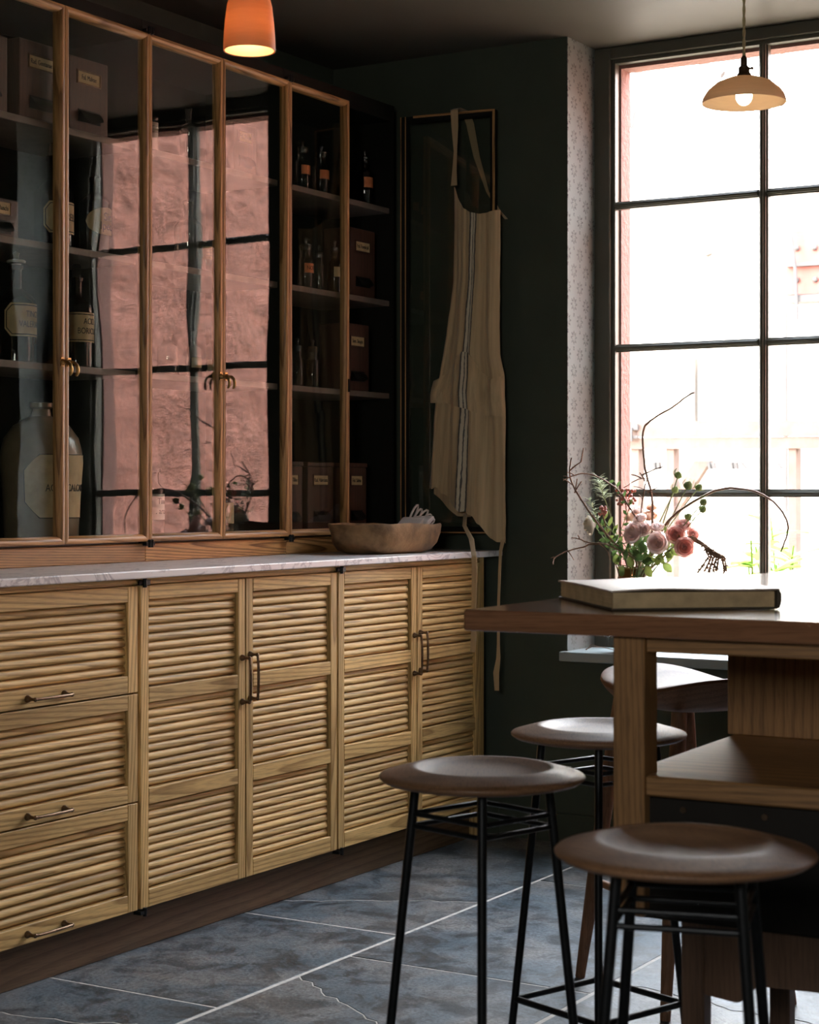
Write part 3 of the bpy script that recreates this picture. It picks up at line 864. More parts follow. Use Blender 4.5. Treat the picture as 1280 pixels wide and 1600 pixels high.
def glazed_door(parent, w, hinge_at_left, name='door', tilt=0.0):
    """a door in its own frame: lies in the local y-z plane from y=0 to y=w, front faces +x"""
    h = UZ1 - UZ0
    d = obj(name, MB().box(-0.0135, FW - 0.003, FW - 0.003, -0.0135 + 0.0005, w - FW + 0.003, h - FW + 0.003), cab_glass, parent)
    return d
def build_door(parent, w, loc, tilt=0.0, handle=None, hinges=None, rz=0.0, inner=None):
    h = UZ1 - UZ0
    g = MB().box(-0.0012, -(w / 2 - FW + 0.004), -(h / 2 - FW + 0.004), 0.0012, w / 2 - FW + 0.004, h / 2 - FW + 0.004)
    d = bpy.data.objects.new('door', None); d.empty_display_size = 0.05
    COL.objects.link(d); d.parent = parent; d.location = loc; d.rotation_euler = (0, 0, rz)
    obj('glass_pane', g, cab_glass, d, loc=(-0.0145, w / 2, h / 2), rot=(0, 0, tilt))
    frame_bar(h, 'Z', 'stile', d, (0, 0, h / 2), 1, inner)
    frame_bar(h, 'Z', 'stile', d, (0, w, h / 2), -1, inner)
    frame_bar(w, 'Y', 'rail', d, (0, w / 2, 0), 1, inner)
    frame_bar(w, 'Y', 'rail', d, (0, w / 2, h), -1, inner)
    if inner:                               # oak edge seen round the dark inner face
        for (ya, yb, za, zb, ax) in ((w - 0.0065, w + 0.001, 0, h, 'Z'), (0.045, w - 0.0065, h - 0.006, h + 0.001, 'Y'), (0.010, w - 0.0065, -0.001, 0.0035, 'Y'), (0.0, 0.0022, 0, h, 'Z'), (0.016, 0.0185, 0, h, 'Z')):
            obj('edge_bead', MB().box(0.0, ya, za, 0.0035, yb, zb), upoak[ax], d)
    if handle is not None:
        link('handle', hook_me, d, (0.0005, handle, 0.453))
    if hinges is not None:
        link('hinge', uh_me, d, (0.0, hinges, h + 0.006))
        link('hinge', uh_me, d, (0.0, hinges, -0.007))
    return d
upstand_m = wood('figured_upstand_oak', 'Y', (0.62, 0.33, 0.12), (0.17, 0.075, 0.022), 0.42, period=0.0065, contrast=1.3, spread=0.10)
labs = ('tall glazed oak wall cabinet at the left holding the big jug',
        'tall glazed oak wall cabinet in the middle holding clear bottles behind the reflection',
        'tall glazed oak wall cabinet at the corner with its right door swung open')
for k in range(3):
    a, m, b_ = YD[2 * k], YD[2 * k + 1], YD[2 * k + 2]
    org = Vector((0.0, a, 0.906))
    t = thing('glazed_cabinet', labs[k], 'cabinet', tuple(org))
    def P(nm, x0, y0, z0, x1, y1, z1, mat, **kw):
        return obj(nm, MB().box(x0, y0 - a, z0 - org.z, x1, y1 - a, z1 - org.z), mat, t, **kw)
    xi = UX - FT - 0.001
    P('back_panel', 0.004, a, UZ0 - 0.005, 0.014, b_, UZ1 + 0.04, carcass_dark)
    P('side_panel', 0.014, a + 0.0005, UZ0 - 0.005, xi, a + 0.016, UZ1 + 0.04, carcass_dark)
    P('side_panel', 0.014, b_ - 0.016, UZ0 - 0.005, xi, b_ - 0.0005, UZ1 + 0.04, carcass_dark)
    P('top_panel', 0.014, a + 0.016, UZ1 - 0.012, xi, b_ - 0.016, UZ1 + 0.04, carcass_dark)
    P('bottom_panel', 0.014, a + 0.016, UZ0 - 0.005, xi, b_ - 0.016, UZ0 + 0.010, shelf_m)
    hw, hz = (b_ - a) / 2, (UZ0 - 0.006 - 0.9065) / 2
    obj('upstand', MB().box(-(UX - 0.016), -hw, -hz, 0, hw, hz), upstand_m, t, loc=(UX - 0.012, hw, 0.0005 + hz), bevel=0.002)
    for z in SH:
        P('shelf', 0.014, a + 0.016, z - 0.018, UX - 0.032, b_ - 0.016, z, shelf_m, bevel=0.0015)
    w1, w2 = m - a - 0.002, b_ - m - 0.002
    z = UZ0 - org.z
    g1, g2 = ((0, R(-0.92)), (R(-0.95), R(-0.22)), (0, 0))[k]
    build_door(t, w1, (UX, 0.001, z), g1, handle=w1 - 0.011 if k < 2 else None, hinges=0.004 if k else None)
    if k < 2:
        build_door(t, w2, (UX, m - a + 0.001, z), g2, handle=0.011, hinges=w2 - 0.004)
    else:
        # swung open against the window wall: hinged on its right edge, its inner face turned to the room
        th = R(90 + 97)
        build_door(t, 0.326, (UX + 0.004, b_ - 0.004 - a, z), 0, handle=None, hinges=None, rz=R(-83), inner=carcass_dark)
        ct = MB().box(0.0, -0.004, -0.020, 0.004, 0.004, 0.020)
        obj('catch_plate', ct, iron, t, (UX, m - a - 0.006, 1.42 - org.z))

# ================================================================== JARS, BOTTLES AND BOXES
def solve(px, pyb, zs, lo=0.05, hi=0.29):
    """depth x at which the pixel of the item's foot meets the shelf"""
    p = atz(px, pyb, zs)
    return min(max(p.x, lo), hi)
def curved_label(parent, r, z0, z1, half, mat, shape='band', name='paper_label'):
    """paper label wrapped on a bottle of radius r, centred on +x; half = half angle"""
    mb = MB(); n = 18
    zc, hh = (z0 + z1) / 2, (z1 - z0) / 2
    def fn(u, v):
        s = u * 2 - 1
        k = 1.0
        if shape == 'oct': k = min(1.0, (1 - abs(s)) / 0.22 * 0.45 + 0.55)
        if shape == 'oval': k = math.sqrt(max(0.0, 1 - s * s)) * 0.999 + 0.001
        a = s * half
        return ((r + 0.0007) * math.cos(a), (r + 0.0007) * math.sin(a), zc + hh * k * (2 * v - 1))
    mb.grid(fn, n, 2)
    return obj(name, mb, mat, parent, smooth=60, recalc=False)
def label_line(parent, r, z0, z1, half, shape, inset, w, mat=None):
    """printed border line of a label"""
    zc, hh = (z0 + z1) / 2, (z1 - z0) / 2 - inset
    hf = half - inset / r
    if shape == 'oct': pts = [(-1, -.55), (-.78, -1)] + [(-.78 + 1.56 * i / 8, -1) for i in range(1, 8)] + [(.78, -1), (1, -.55), (1, .55), (.78, 1)] + [(.78 - 1.56 * i / 8, 1) for i in range(1, 8)] + [(-.78, 1), (-1, .55)]
    else: pts = [(-1, -1)] + [(-1 + 2 * i / 8, -1) for i in range(1, 8)] + [(1, -1), (1, 1)] + [(1 - 2 * i / 8, 1) for i in range(1, 8)] + [(-1, 1)]
    P = [Vector(((r + 0.0010) * math.cos(s * hf), (r + 0.0010) * math.sin(s * hf), zc + hh * q)) for s, q in pts]
    obj('label_border', MB().tube(P + [P[0]], w, 4), mat or ink, parent)
def wrap_text(parent, txt, size, r, z, mat=ink, squeeze=0.8, ang=0.0):
    M = Matrix.Rotation(ang, 4, 'Z') @ Matrix.Translation((r + 0.0010, 0, z)) @ FACE_X
    return lettering(txt, size, mat, parent, M, squeeze, r)
def bottle(name, label, group, x, y, z, r, h, neck_r, shoulder, mat, stopper=None, lip=True, n=24):
    """shoulder = height where the body starts to narrow, as a fraction of h"""
    t = thing(name, label, 'bottle', (x, y, z), 0, group)
    s = h * shoulder
    nz = s + (r - neck_r) * 0.9
    w = 0.0022
    prof = [(0, 0.001), (r * 0.9, 0.0), (r, 0.004), (r, s), (r * 0.97, s + 0.15 * (nz - s)), (r * 0.78, s + 0.55 * (nz - s)), (neck_r * 1.12, nz), (neck_r, nz + 0.006), (neck_r, h - 0.012)]
    prof += [(neck_r * 1.22, h - 0.010), (neck_r * 1.28, h - 0.002), (neck_r * 1.1, h)] if lip else [(neck_r, h)]
    obj('glass_body', MB().lathe(prof, n), mat, t, smooth=45)
    if stopper:
        k = neck_r
        if stopper == 'mushroom':
            sp = [(0, -0.010), (k * 0.8, -0.010), (k * 0.85, 0.004), (k * 1.5, 0.006), (k * 1.6, 0.011), (k * 1.2, 0.014), (k * 0.45, 0.016), (k * 0.45, 0.024), (k * 0.62, 0.030), (0, 0.036)]
        elif stopper == 'knob':
            sp = [(0, -0.010), (k * 0.85, -0.010), (k * 0.95, 0.0), (k * 1.15, 0.002), (k * 1.2, 0.006), (k * 0.7, 0.009), (k * 0.34, 0.011), (k * 0.34, 0.018), (k * 0.52, 0.024), (k * 0.3, 0.029), (0, 0.030)]
        else:
            sp = [(0, -0.010), (k * 0.8, -0.010), (k * 0.9, 0.002), (k * 0.8, 0.005), (k * 0.8, 0.030), (k * 0.6, 0.034), (0, 0.035)]
        obj('stopper', MB().lathe(sp, 14, (0, 0, h)), cork if stopper == 'mushroom' else (cloudy_g if stopper == 'knob' else clear_g), t, smooth=45)
    return t
def item_xy(px, pyb, zs, r=0.0, lo=0.06, hi=0.275):
    p = atz(px, pyb, zs)
    x = min(max(p.x - r * 0.75, lo), hi - r)
    q = atx(px, pyb, x)
    return x, q.y
GB_ = 'chemist bottles and jars behind the cabinet glass'
# --- left cabinet, second shelf
z = SH[1]
x, y = 0.215, 3.525
t = bottle('medicine_bottle', 'dark bottle with octagonal cream label lettered TE, behind the stiles of the left doors', None, x, y, z, 0.050, 0.235, 0.016, 0.60, dark_g, 'flat')
curved_label(t, 0.050, 0.035, 0.115, R(78), label_m, 'oct'); label_line(t, 0.050, 0.035, 0.115, R(78), 'oct', 0.005, 0.0013)
wrap_text(t, 'TEREB.', 0.026, 0.050, 0.076, ink, 0.75)
x, y = 0.215, 3.684
t = bottle('medicine_bottle', 'amber bottle with oval cream label reading Sir. Ipec.', None, x, y, z, 0.042, 0.205, 0.014, 0.66, amber_g, 'flat')
curved_label(t, 0.042, 0.050, 0.122, R(84), label_m, 'oval')
wrap_text(t, 'Sir.', 0.030, 0.042, 0.097, ink, 0.85, R(4)); wrap_text(t, 'Ipec.', 0.030, 0.042, 0.073, ink, 0.85, R(0))
# --- left cabinet, third shelf
z = SH[2]
x, y = 0.215, 3.388
t = bottle('medicine_bottle', 'amber bottle with cream label reading TINCT. VALERIAN, far left shelf', None, x, y, z, 0.050, 0.243, 0.015, 0.62, amber_g, 'mushroom')
curved_label(t, 0.050, 0.064, 0.146, R(80), label_m, 'oct'); label_line(t, 0.050, 0.064, 0.146, R(80), 'oct', 0.005, 0.0013)
wrap_text(t, 'TINCT.', 0.022, 0.050, 0.119, ink, 0.72, R(10)); wrap_text(t, 'VALERIAN.', 0.022, 0.050, 0.094, ink, 0.72, R(4))
x, y = 0.215, 3.612
t = bottle('medicine_bottle', 'dark green bottle with cream label reading ACID. BORICUM', None, x, y, z, 0.044, 0.235, 0.014, 0.66, dark_g, 'flat')
curved_label(t, 0.044, 0.066, 0.142, R(86), label_m, 'band'); label_line(t, 0.044, 0.066, 0.142, R(86), 'band', 0.005, 0.0013)
wrap_text(t, 'ACID.', 0.022, 0.044, 0.119, ink, 0.75, R(2)); wrap_text(t, 'BORICUM', 0.022, 0.044, 0.094, ink, 0.75, R(0))
# --- stoneware jug on the cabinet floor
JZ = UZ0 + 0.010
jr = 0.105
t = thing('stoneware_jug', 'big pale stoneware jug with cream AQUA CALCARIA label on the cabinet floor', 'jug', (0.170, 3.528, JZ))
prof = [(0, 0.001), (jr * 0.86, 0.0), (jr * 0.90, 0.008), (jr * 0.93, 0.10), (jr, 0.20), (jr * 0.985, 0.225), (jr * 0.90, 0.258), (jr * 0.68, 0.290), (jr * 0.38, 0.308), (0.026, 0.314), (0.022, 0.332), (0.030, 0.337), (0.030, 0.348), (0.016, 0.350), (0.014, 0.335), (0, 0.33)]
obj('jug_body', MB().lathe(prof, 40), stone_j, t, smooth=40)
def jug_r(z):
    for (r0, z0), (r1, z1) in zip(prof[1:], prof[2:]):
        if z0 <= z <= z1: return r0 + (r1 - r0) * (z - z0) / max(1e-6, z1 - z0)
    return jr
mb = MB()
def jl(u, v):
    s = u * 2 - 1; k = min(1.0, (1 - abs(s)) / 0.30 * 0.5 + 0.5)
    zz = 0.135 + 0.080 * k * (2 * v - 1); a = s * R(72); rr = jug_r(zz) + 0.0010
    return (rr * math.cos(a), rr * math.sin(a), zz)
mb.grid(jl, 24, 8)
obj('paper_label', mb, label_m, t, smooth=60, recalc=False)
mb = MB()
pts = [(-1, -.5), (-.7, -1)] + [(-.7 + 1.4 * i / 10, -1) for i in range(1, 10)] + [(.7, -1), (1, -.5), (1, .5), (.7, 1)] + [(.7 - 1.4 * i / 10, 1) for i in range(1, 10)] + [(-.7, 1), (-1, .5)]
pp_ = []
for s, q in pts + [pts[0]]:
    zz = 0.135 + 0.080 * q; a = s * R(72); rr = jug_r(zz) + 0.0016
    pp_.append((rr * math.cos(a), rr * math.sin(a), zz))
obj('label_border', mb.tube(pp_, 0.0010, 4), ink, t)
wrap_text(t, 'AQUA CALCARIA', 0.026, jug_r(0.13) + 0.001, 0.130, ink, 0.72)

# --- wooden storage boxes with framed paper labels and cup pulls
def storage_box(label, y, z, w, h, txt, x_front=0.268, depth=0.10, framed=True, lid=False):
    t = thing('storage_box', label, 'box', (x_front - depth / 2, y, z), 0, 'wooden drug boxes in the wall cabinets')
    obj('box_body', MB().box(-depth / 2, -w / 2, 0, depth / 2, w / 2, h - (0.014 if lid else 0)), boxwood, t, bevel=0.003, seg=2)
    if lid: obj('lid', MB().box(-depth / 2 - 0.002, -w / 2 - 0.002, h - 0.0135, depth / 2 + 0.003, w / 2 + 0.002, h), boxwood, t, bevel=0.002)
    lw, lh = min(0.092, w * 0.56), 0.030
    zc = h * 0.74
    f = depth / 2
    fr = MB()
    for (ya, yb, za, zb) in ((-1, 1, 1, 1.18), (-1, 1, -1.18, -1), (-1.09, -1, -1.18, 1.18), (1, 1.09, -1.18, 1.18)):
        fr.box(f, ya * lw / 2, zc + za * lh / 2, f + 0.0025, yb * lw / 2, zc + zb * lh / 2)
    obj('label_frame', fr, bronze if framed else boxwood, t)
    pl_ = obj('paper_label', MB().box(f - 0.0005, -lw / 2 + 0.001, zc - lh / 2 + 0.001, f + 0.0008, lw / 2 - 0.001, zc + lh / 2 - 0.001), label_m, t)
    lettering(txt, 0.0175, ink, t, Matrix.Translation((f + 0.0010, 0, zc)) @ FACE_X, 0.72)
    zp = h * 0.20
    cup = MB()
    def cf(u, v):
        a = math.pi * u
        return (f + 0.001 + 0.016 * math.sin(a * 0 + v * math.pi / 2), w * 0.26 * (2 * u - 1), zp + 0.018 - 0.030 * v * (0.75 + 0.25 * math.sin(a)) * 1.0)
    cup.grid(cf, 8, 5)
    cup.prism([(f + 0.0005, -w * 0.28, zp - 0.012), (f + 0.0005, w * 0.28, zp - 0.012), (f + 0.0005, w * 0.27, zp + 0.020), (f + 0.0005, -w * 0.27, zp + 0.020)], (0.002, 0, 0))
    obj('cup_pull', cup, iron, t, smooth=50)
    return t
storage_box('dark wooden box at the far left end of the top shelf', 3.227, SH[0], 0.150, 0.185, 'Rad. Altheae')
storage_box('dark wooden box labelled Rad. Gentianae on the top left shelf', 3.421, SH[0], 0.157, 0.195, 'Rad. Gentianae')
storage_box('dark wooden box labelled Fol. Malvae on the top left shelf', 3.598, SH[0], 0.150, 0.190, 'Fol. Malvae')
storage_box('small brown box on the second shelf at the far left edge', 3.275, SH[1], 0.130, 0.092, 'Rad. Ruschi', framed=False)
storage_box('dark wooden box on the middle cabinet top shelf behind the pink reflection', 4.275, SH[0], 0.110, 0.140, 'Fol. Salviae', framed=False)
storage_box('tall brown box labelled Sem. Foeniculi on the second shelf, corner cabinet', 4.904, SH[1], 0.147, 0.215, 'Fol. Foeniculi', framed=False)
storage_box('tall brown box on the third shelf of the corner cabinet', 4.873, SH[2], 0.139, 0.212, 'Sem. Sinapis', framed=False)
storage_box('brown lidded box, middle one on the floor of the corner cabinet', 4.665, UZ0 + 0.010, 0.141, 0.212, 'Rad. Valeriana', framed=False, lid=True)
storage_box('brown lidded box, right one on the floor of the corner cabinet', 4.868, UZ0 + 0.010, 0.118, 0.212, 'Fol. Salvia', framed=False, lid=True)
storage_box('brown lidded box half hidden by a stile, left on the corner cabinet floor', 4.512, UZ0 + 0.010, 0.110, 0.212, 'Flor. Tiliae', framed=False, lid=True)

# --- middle cabinet bottles
t = bottle('clear_bottle', 'clear empty bottle with long neck on the middle top shelf', None, 0.225, 4.066, SH[0], 0.024, 0.155, 0.0085, 0.62, clear_g)
t = bottle('clear_bottle', 'large clear embossed bottle on the middle second shelf', None, 0.225, 4.066, SH[1], 0.040, 0.195, 0.013, 0.62, clear_g)
obj('embossed_oval', MB().tube([((0.0405) * math.cos(0.22 * math.cos(a)), 0.0405 * math.sin(0.22 * math.cos(a) + 0.1), 0.070 + 0.038 * math.sin(a)) for a in [2 * math.pi * i / 20 for i in range(21)]], 0.0012, 5), clear_g, t, smooth=60)
t = bottle('labelled_bottle', 'small bottle with pale lined label at the right of the middle second shelf', None, 0.225, 4.148, SH[1], 0.0165, 0.135, 0.0065, 0.58, clear_g)
curved_label(t, 0.0165, 0.040, 0.075, R(85), orange_label if False else label_m, 'band')
for zz in (0.049, 0.058, 0.067): obj('printed_line', MB().tube([(0.0176 * math.cos(a), 0.0176 * math.sin(a), zz) for a in (-0.9, -0.45, 0, 0.45, 0.9)], 0.0005, 4), ink, t)
t = bottle('white_jar', 'white labelled jar at the left edge of the middle top shelf', None, 0.225, 3.904, SH[0], 0.017, 0.100, 0.015, 0.82, clear_g)
curved_label(t, 0.017, 0.010, 0.085, R(120), white_label, 'band')
for zz in (0.058, 0.066, 0.074): obj('printed_line', MB().tube([(0.0182 * math.cos(a), 0.0182 * math.sin(a), zz) for a in (-0.9, -0.45, 0, 0.45, 0.9)], 0.0005, 4), ink, t)
t = bottle('labelled_bottle', 'tall thin bottle with pale label on the middle third shelf, right', None, 0.225, 4.172, SH[2], 0.0165, 0.150, 0.007, 0.62, clear_g)
curved_label(t, 0.0165, 0.026, 0.056, R(95), label_m, 'band')
t = bottle('labelled_bottle', 'clear bottle with narrow label on the middle third shelf, centre', None, 0.215, 4.103, SH[2], 0.021, 0.135, 0.008, 0.60, clear_g)
curved_label(t, 0.021, 0.030, 0.058, R(70), label_m, 'band')
t = bottle('clear_bottle', 'wide clear bottle on the middle third shelf, left', None, 0.215, 3.986, SH[2], 0.030, 0.120, 0.012, 0.65, clear_g)
t = bottle('white_jar', 'jar with white Tinct. arom. label on the middle cabinet floor', None, 0.215, 3.914, UZ0 + 0.010, 0.036, 0.185, 0.020, 0.70, clear_g)
curved_label(t, 0.036, 0.045, 0.115, R(95), white_label, 'band')
wrap_text(t, 'Tinct.', 0.024, 0.036, 0.095, ink, 0.85, R(14)); wrap_text(t, '. arom.', 0.024, 0.036, 0.068, ink, 0.85, R(14))
t = bottle('labelled_bottle', 'bottle with yellow label on the middle cabinet floor beside the right door stile', None, 0.215, 4.240, UZ0 + 0.010, 0.030, 0.150, 0.012, 0.66, honey_g)
curved_label(t, 0.030, 0.030, 0.090, R(80), label_m, 'band')
# --- corner cabinet bottles
CB = [  # label, y, shelf, r, h, neck, glass, stopper, paper
    ('clear stoppered bottle, leftmost on the corner top shelf', 4.613, 0, 0.024, 0.125, 0.015, clear_g, 'knob', orange_label),
    ('wide clear stoppered jar, second on the corner top shelf', 4.714, 0, 0.026, 0.125, 0.0175, clear_g, 'knob', orange_label),
    ('honey coloured bottle half behind the door stile on the corner top shelf', 4.826, 0, 0.024, 0.118, 0.015, honey_g, 'knob', None),
    ('slim bottle right of the door stile on the corner top shelf', 4.968, 0, 0.026, 0.150, 0.010, dark_g, 'knob', orange_label),
    ('clear bottle with orange NOTA label on the corner second shelf', 4.630, 1, 0.025, 0.130, 0.0165, clear_g, 'knob', orange_label),
    ('small slim stoppered bottle on the corner second shelf', 4.704, 1, 0.0165, 0.115, 0.011, clear_g, 'knob', None),
    ('clear bottle with brown label, right on the corner second shelf', 4.793, 1, 0.023, 0.140, 0.010, honey_g, 'knob', label_m),
    ('small clear bottle, left on the corner third shelf', 4.585, 2, 0.020, 0.118, 0.013, clear_g, 'knob', None),
    ('honey coloured stoppered bottle, right on the corner third shelf', 4.669, 2, 0.021, 0.120, 0.0135, honey_g, 'knob', None)]
for lab, y, s, r, h, nr, gm, st, pap in CB:
    t = bottle('stoppered_bottle', lab, 'stoppered bottles in the corner cabinet', 0.235, y, SH[s], r, h, nr, 0.70, gm, st)
    if pap:
        curved_label(t, r, h * 0.38, h * 0.60, R(62), pap, 'band')
        if 'NOTA' in lab: wrap_text(t, 'NOTA', 0.017, r, h * 0.49, ink, 0.85)

# ================================================================== BOWL AND LINEN ON THE MARBLE
bw = thing('wooden_bowl', 'long hollowed wooden bowl with worn rim on the marble', 'bowl', (0.475, 4.708, 0.906), R(-4))
bowl_m = plain('weathered_bowl_wood', (0.215, 0.128, 0.058), 0.75, var=0.7, scale=13, bmp=0.5, bscale=50, bdist=0.003)
bm_ = MB()
nth = 48
ring = []
for (k, zz) in ((0.0, 0.0), (0.66, 0.0), (0.84, 0.010), (0.94, 0.031), (0.99, 0.060), (1.0, 0.085), (0.985, 0.089), (0.955, 0.088), (0.93, 0.066), (0.84, 0.036), (0.60, 0.022), (0.0, 0.020)):
    if k == 0: ring.append([len(bm_.v)]); bm_.v.append((0, 0, zz)); continue
    row = []
    for i in range(nth):
        a = 2 * math.pi * i / nth
        ca, sa = math.cos(a), math.sin(a)
        e = 0.75
        x = 0.125 * k * math.copysign(abs(ca) ** e, ca); y = 0.200 * k * math.copysign(abs(sa) ** e, sa)
        wob = 1 + 0.06 * noise.noise(Vector((x * 14, y * 14, zz * 30)))
        zf = zz * (1.0 + (0.12 * noise.noise(Vector((x * 9, y * 9, 4))) if zz > 0.05 else 0) + (0.05 * (sa) if zz > 0.05 else 0) * -0.4)
        row.append(len(bm_.v)); bm_.v.append((x * wob, y * wob, zf))
    ring.append(row)
for A, B in zip(ring, ring[1:]):
    for i in range(nth):
        j = (i + 1) % nth
        if len(A) == 1: bm_.f.append((A[0], B[j], B[i]))
        elif len(B) == 1: bm_.f.append((A[i], A[j], B[0]))
        else: bm_.f.append((A[i], A[j], B[j], B[i]))
obj('bowl_body', bm_, bowl_m, bw, smooth=50)
fl = thing('folded_linen', 'white folded linen with looped tape ends leaning out of the bowl', 'linen', (0.475, 4.850, 0.965))
mb = MB()
mb.prism([(-0.05, -0.035, -0.012), (-0.052, 0.03, 0.020), (-0.050, 0.042, 0.046), (-0.046, 0.038, 0.048), (-0.046, -0.034, 0.006)], (0.08, 0, 0))
obj('fold', mb, linen_w, fl, bevel=0.003)
obj('fold', MB().prism([(-0.03, 0.035, 0.012), (-0.03, 0.085, 0.040), (-0.028, 0.080, 0.052), (-0.03, 0.040, 0.034)], (0.07, 0, 0)), linen_w, fl, bevel=0.003)
for q in range(5):
    lp = MB(); a0 = R(12 + 9 * q); L = 0.078 + 0.006 * (q % 3)
    pts = []
    for i in range(13):
        s = i / 12 * math.pi
        al = L * (1 - math.cos(2 * s)) / 2; ac = 0.011 * math.sin(2 * s)
        pts.append((0.020 - q * 0.012, 0.040 + al * math.cos(a0) - ac * math.sin(a0), 0.022 + al * math.sin(a0) + ac * math.cos(a0)))
    obj('tape_loop', lp.tube(pts, 0.0034, 8), linen_w, fl, smooth=60)

# ================================================================== APRON ON THE OPEN DOOR
AY = 5.035
def interp(tab, t):
    if t <= tab[0][0]: return tab[0][1]
    for (a, va), (b, vb) in zip(tab, tab[1:]):
        if t <= b:
            k = (t - a) / (b - a); return va + (vb - va) * k
    return tab[-1][1]
LZ = [(0.90, 0.430), (1.098, 0.434), (1.23, 0.446), (1.40, 0.462), (1.507, 0.486), (1.60, 0.502), (1.76, 0.526), (1.95, 0.530), (2.05, 0.529)]
RZ = [(0.90, 0.702), (1.10, 0.708), (1.30, 0.710), (1.46, 0.704), (1.52, 0.688), (1.70, 0.687), (1.97, 0.691), (2.05, 0.690)]
TOPU = [(0, 2.060), (0.06, 2.055), (0.14, 2.020), (0.26, 1.988), (0.42, 1.972), (0.60, 1.965), (0.8, 1.967), (1.0, 1.975)]
BOTU = [(0, 1.100), (0.12, 1.104), (0.25, 1.075), (0.45, 1.035), (0.62, 1.020), (0.75, 0.985), (0.85, 0.940), (1.0, 0.930)]
def apron_pt(u, z, off=0.0):
    x = interp(LZ, z) + u * (interp(RZ, z) - interp(LZ, z)) - 0.012
    k = min(1.0, max(0.0, (2.03 - z) / 0.9))
    y = AY - 0.013 * math.sin(u * 9.0 + 1.2 + z * 1.6) * (0.35 + k) - 0.008 * math.sin(u * 21 + z * 5) * k - 0.004 * math.sin(u * 47 + z * 3 + 1) * (0.3 + k)
    y += 0.030 * max(0.0, (u - 0.86) / 0.14) ** 2 + 0.015 * max(0.0, (0.10 - u) / 0.10) ** 2
    y += 0.004 * noise.noise(Vector((x * 22, z * 9, 2.0))) * (0.5 + k) + 0.0022 * noise.noise(Vector((x * 60, z * 26, 5.0)))
    return Vector((x, y - off, z))
def cloth(name, fn, nu, nv, th, mat, parent, uvf=None):
    """two-sided sheet of thickness th with closed edges and a UV map"""
    mb = MB(); mb.grid(fn, nu, nv)
    n0 = len(mb.v)
    mb.v += [(v[0], v[1] + th, v[2]) for v in mb.v[:n0]]
    mb.f += [tuple(n0 + i for i in reversed(f)) for f in list(mb.f)]
    bd = [i for i in range(nu + 1)] + [j * (nu + 1) + nu for j in range(1, nv + 1)] + [nv * (nu + 1) + i for i in range(nu - 1, -1, -1)] + [j * (nu + 1) for j in range(nv - 1, 0, -1)]
    for a, b in zip(bd, bd[1:] + bd[:1]): mb.f.append((b, a, n0 + a, n0 + b))
    me = mb.mesh(name, mat, smooth=70, recalc=True)
    uvl = me.uv_layers.new(name='UVMap')
    cnt = (nu + 1) * (nv + 1)
    for lp in me.loops:
        vi = lp.vertex_index % cnt
        i, j = vi % (nu + 1), vi // (nu + 1)
        u, v = i / nu, j / nv
        uvl.data[lp.index].uv = uvf(u, v) if uvf else (u, v)
    return link(name, me, parent)
ap = thing('linen_apron', 'striped natural linen apron hanging from the open cabinet door', 'apron', (0.58, AY, 0.93))
AO = Vector(ap.location)
def A_(p): return Vector(p) - AO
def front(u, v):
    zt, zb = interp(TOPU, u), interp(BOTU, u)
    if v > 0.985: zb += 0.003 * math.sin(u * 60)
    return A_(apron_pt(u, zt + (zb - zt) * v))
cloth('front_panel', front, 44, 90, 0.0025, linen, ap)
PT = [(0, 1.438), (0.35, 1.520), (0.44, 1.532), (0.56, 1.530), (0.70, 1.470), (0.84, 1.438), (1.0, 1.455)]
PB = [(0, 1.375), (0.2, 1.372), (0.44, 1.358), (0.56, 1.350), (0.75, 1.330), (1.0, 1.325)]
def pocket(u, v):
    zt, zb = interp(PT, u), interp(PB, u)
    z = zt + (zb - zt) * v
    p = apron_pt(u, z, 0.008 + 0.006 * math.sin(math.pi * v) + 0.004 * math.sin(u * 16))
    p.x += (-0.014 if u < 0.05 else 0.004 if u > 0.95 else 0)
    return A_(p)
cloth('pocket', pocket, 36, 14, 0.0025, linen, ap)
def backp(u, v):
    xl, xr = 0.437, 0.575
    x = xl + (xr - xl) * u
    zt = 1.30; zb = 1.085 - 0.072 * min(1, u / 0.62) if u < 0.85 else 1.013 - 0.01 * (u - 0.85)
    z = zt + (zb - zt) * v
    return A_((x, AY + 0.028 + 0.006 * math.sin(u * 11), z))
cloth('back_panel', backp, 18, 18, 0.0025, linen_plain, ap)
def ribbon(name, pts, w, parent, axis=Vector((1, 0, 0)), th=0.0016):
    P = [Vector(p) for p in pts]
    m = len(P) - 1
    def fn(u, v):
        f = v * m; i = min(int(f), m - 1); q = f - i
        p = P[i].lerp(P[i + 1], q)
        ww = w[min(int(f), len(w) - 1)] * (1 - q) + w[min(int(f) + 1, len(w) - 1)] * q if isinstance(w, list) else w
        ang = 0.0
        return A_(p + axis * (ww * (u - 0.5)))
    return cloth(name, fn, 3, m * 4, th, linen_plain, parent)
ribbon('neck_strap', [(0.529, AY - 0.004, 2.060), (0.526, AY + 0.004, 2.11), (0.526, AY + 0.010, 2.17), (0.523, AY + 0.012, 2.25), (0.521, AY + 0.012, 2.304), (0.526, AY + 0.024, 2.310)], [0.022, 0.015, 0.011, 0.024, 0.027, 0.027], ap)
ribbon('neck_strap', [(0.526, AY + 0.024, 2.310), (0.530, AY + 0.070, 2.306), (0.536, AY + 0.088, 2.27), (0.559, AY + 0.090, 2.163), (0.599, AY + 0.090, 2.047), (0.640, AY + 0.089, 1.985), (0.668, AY + 0.088, 1.955)], [0.027, 0.028, 0.028, 0.022, 0.010, 0.010, 0.010, 0.010, 0.012], ap)
def tie(pts, w, nm='tie'):
    return ribbon(nm, pts, w, ap)
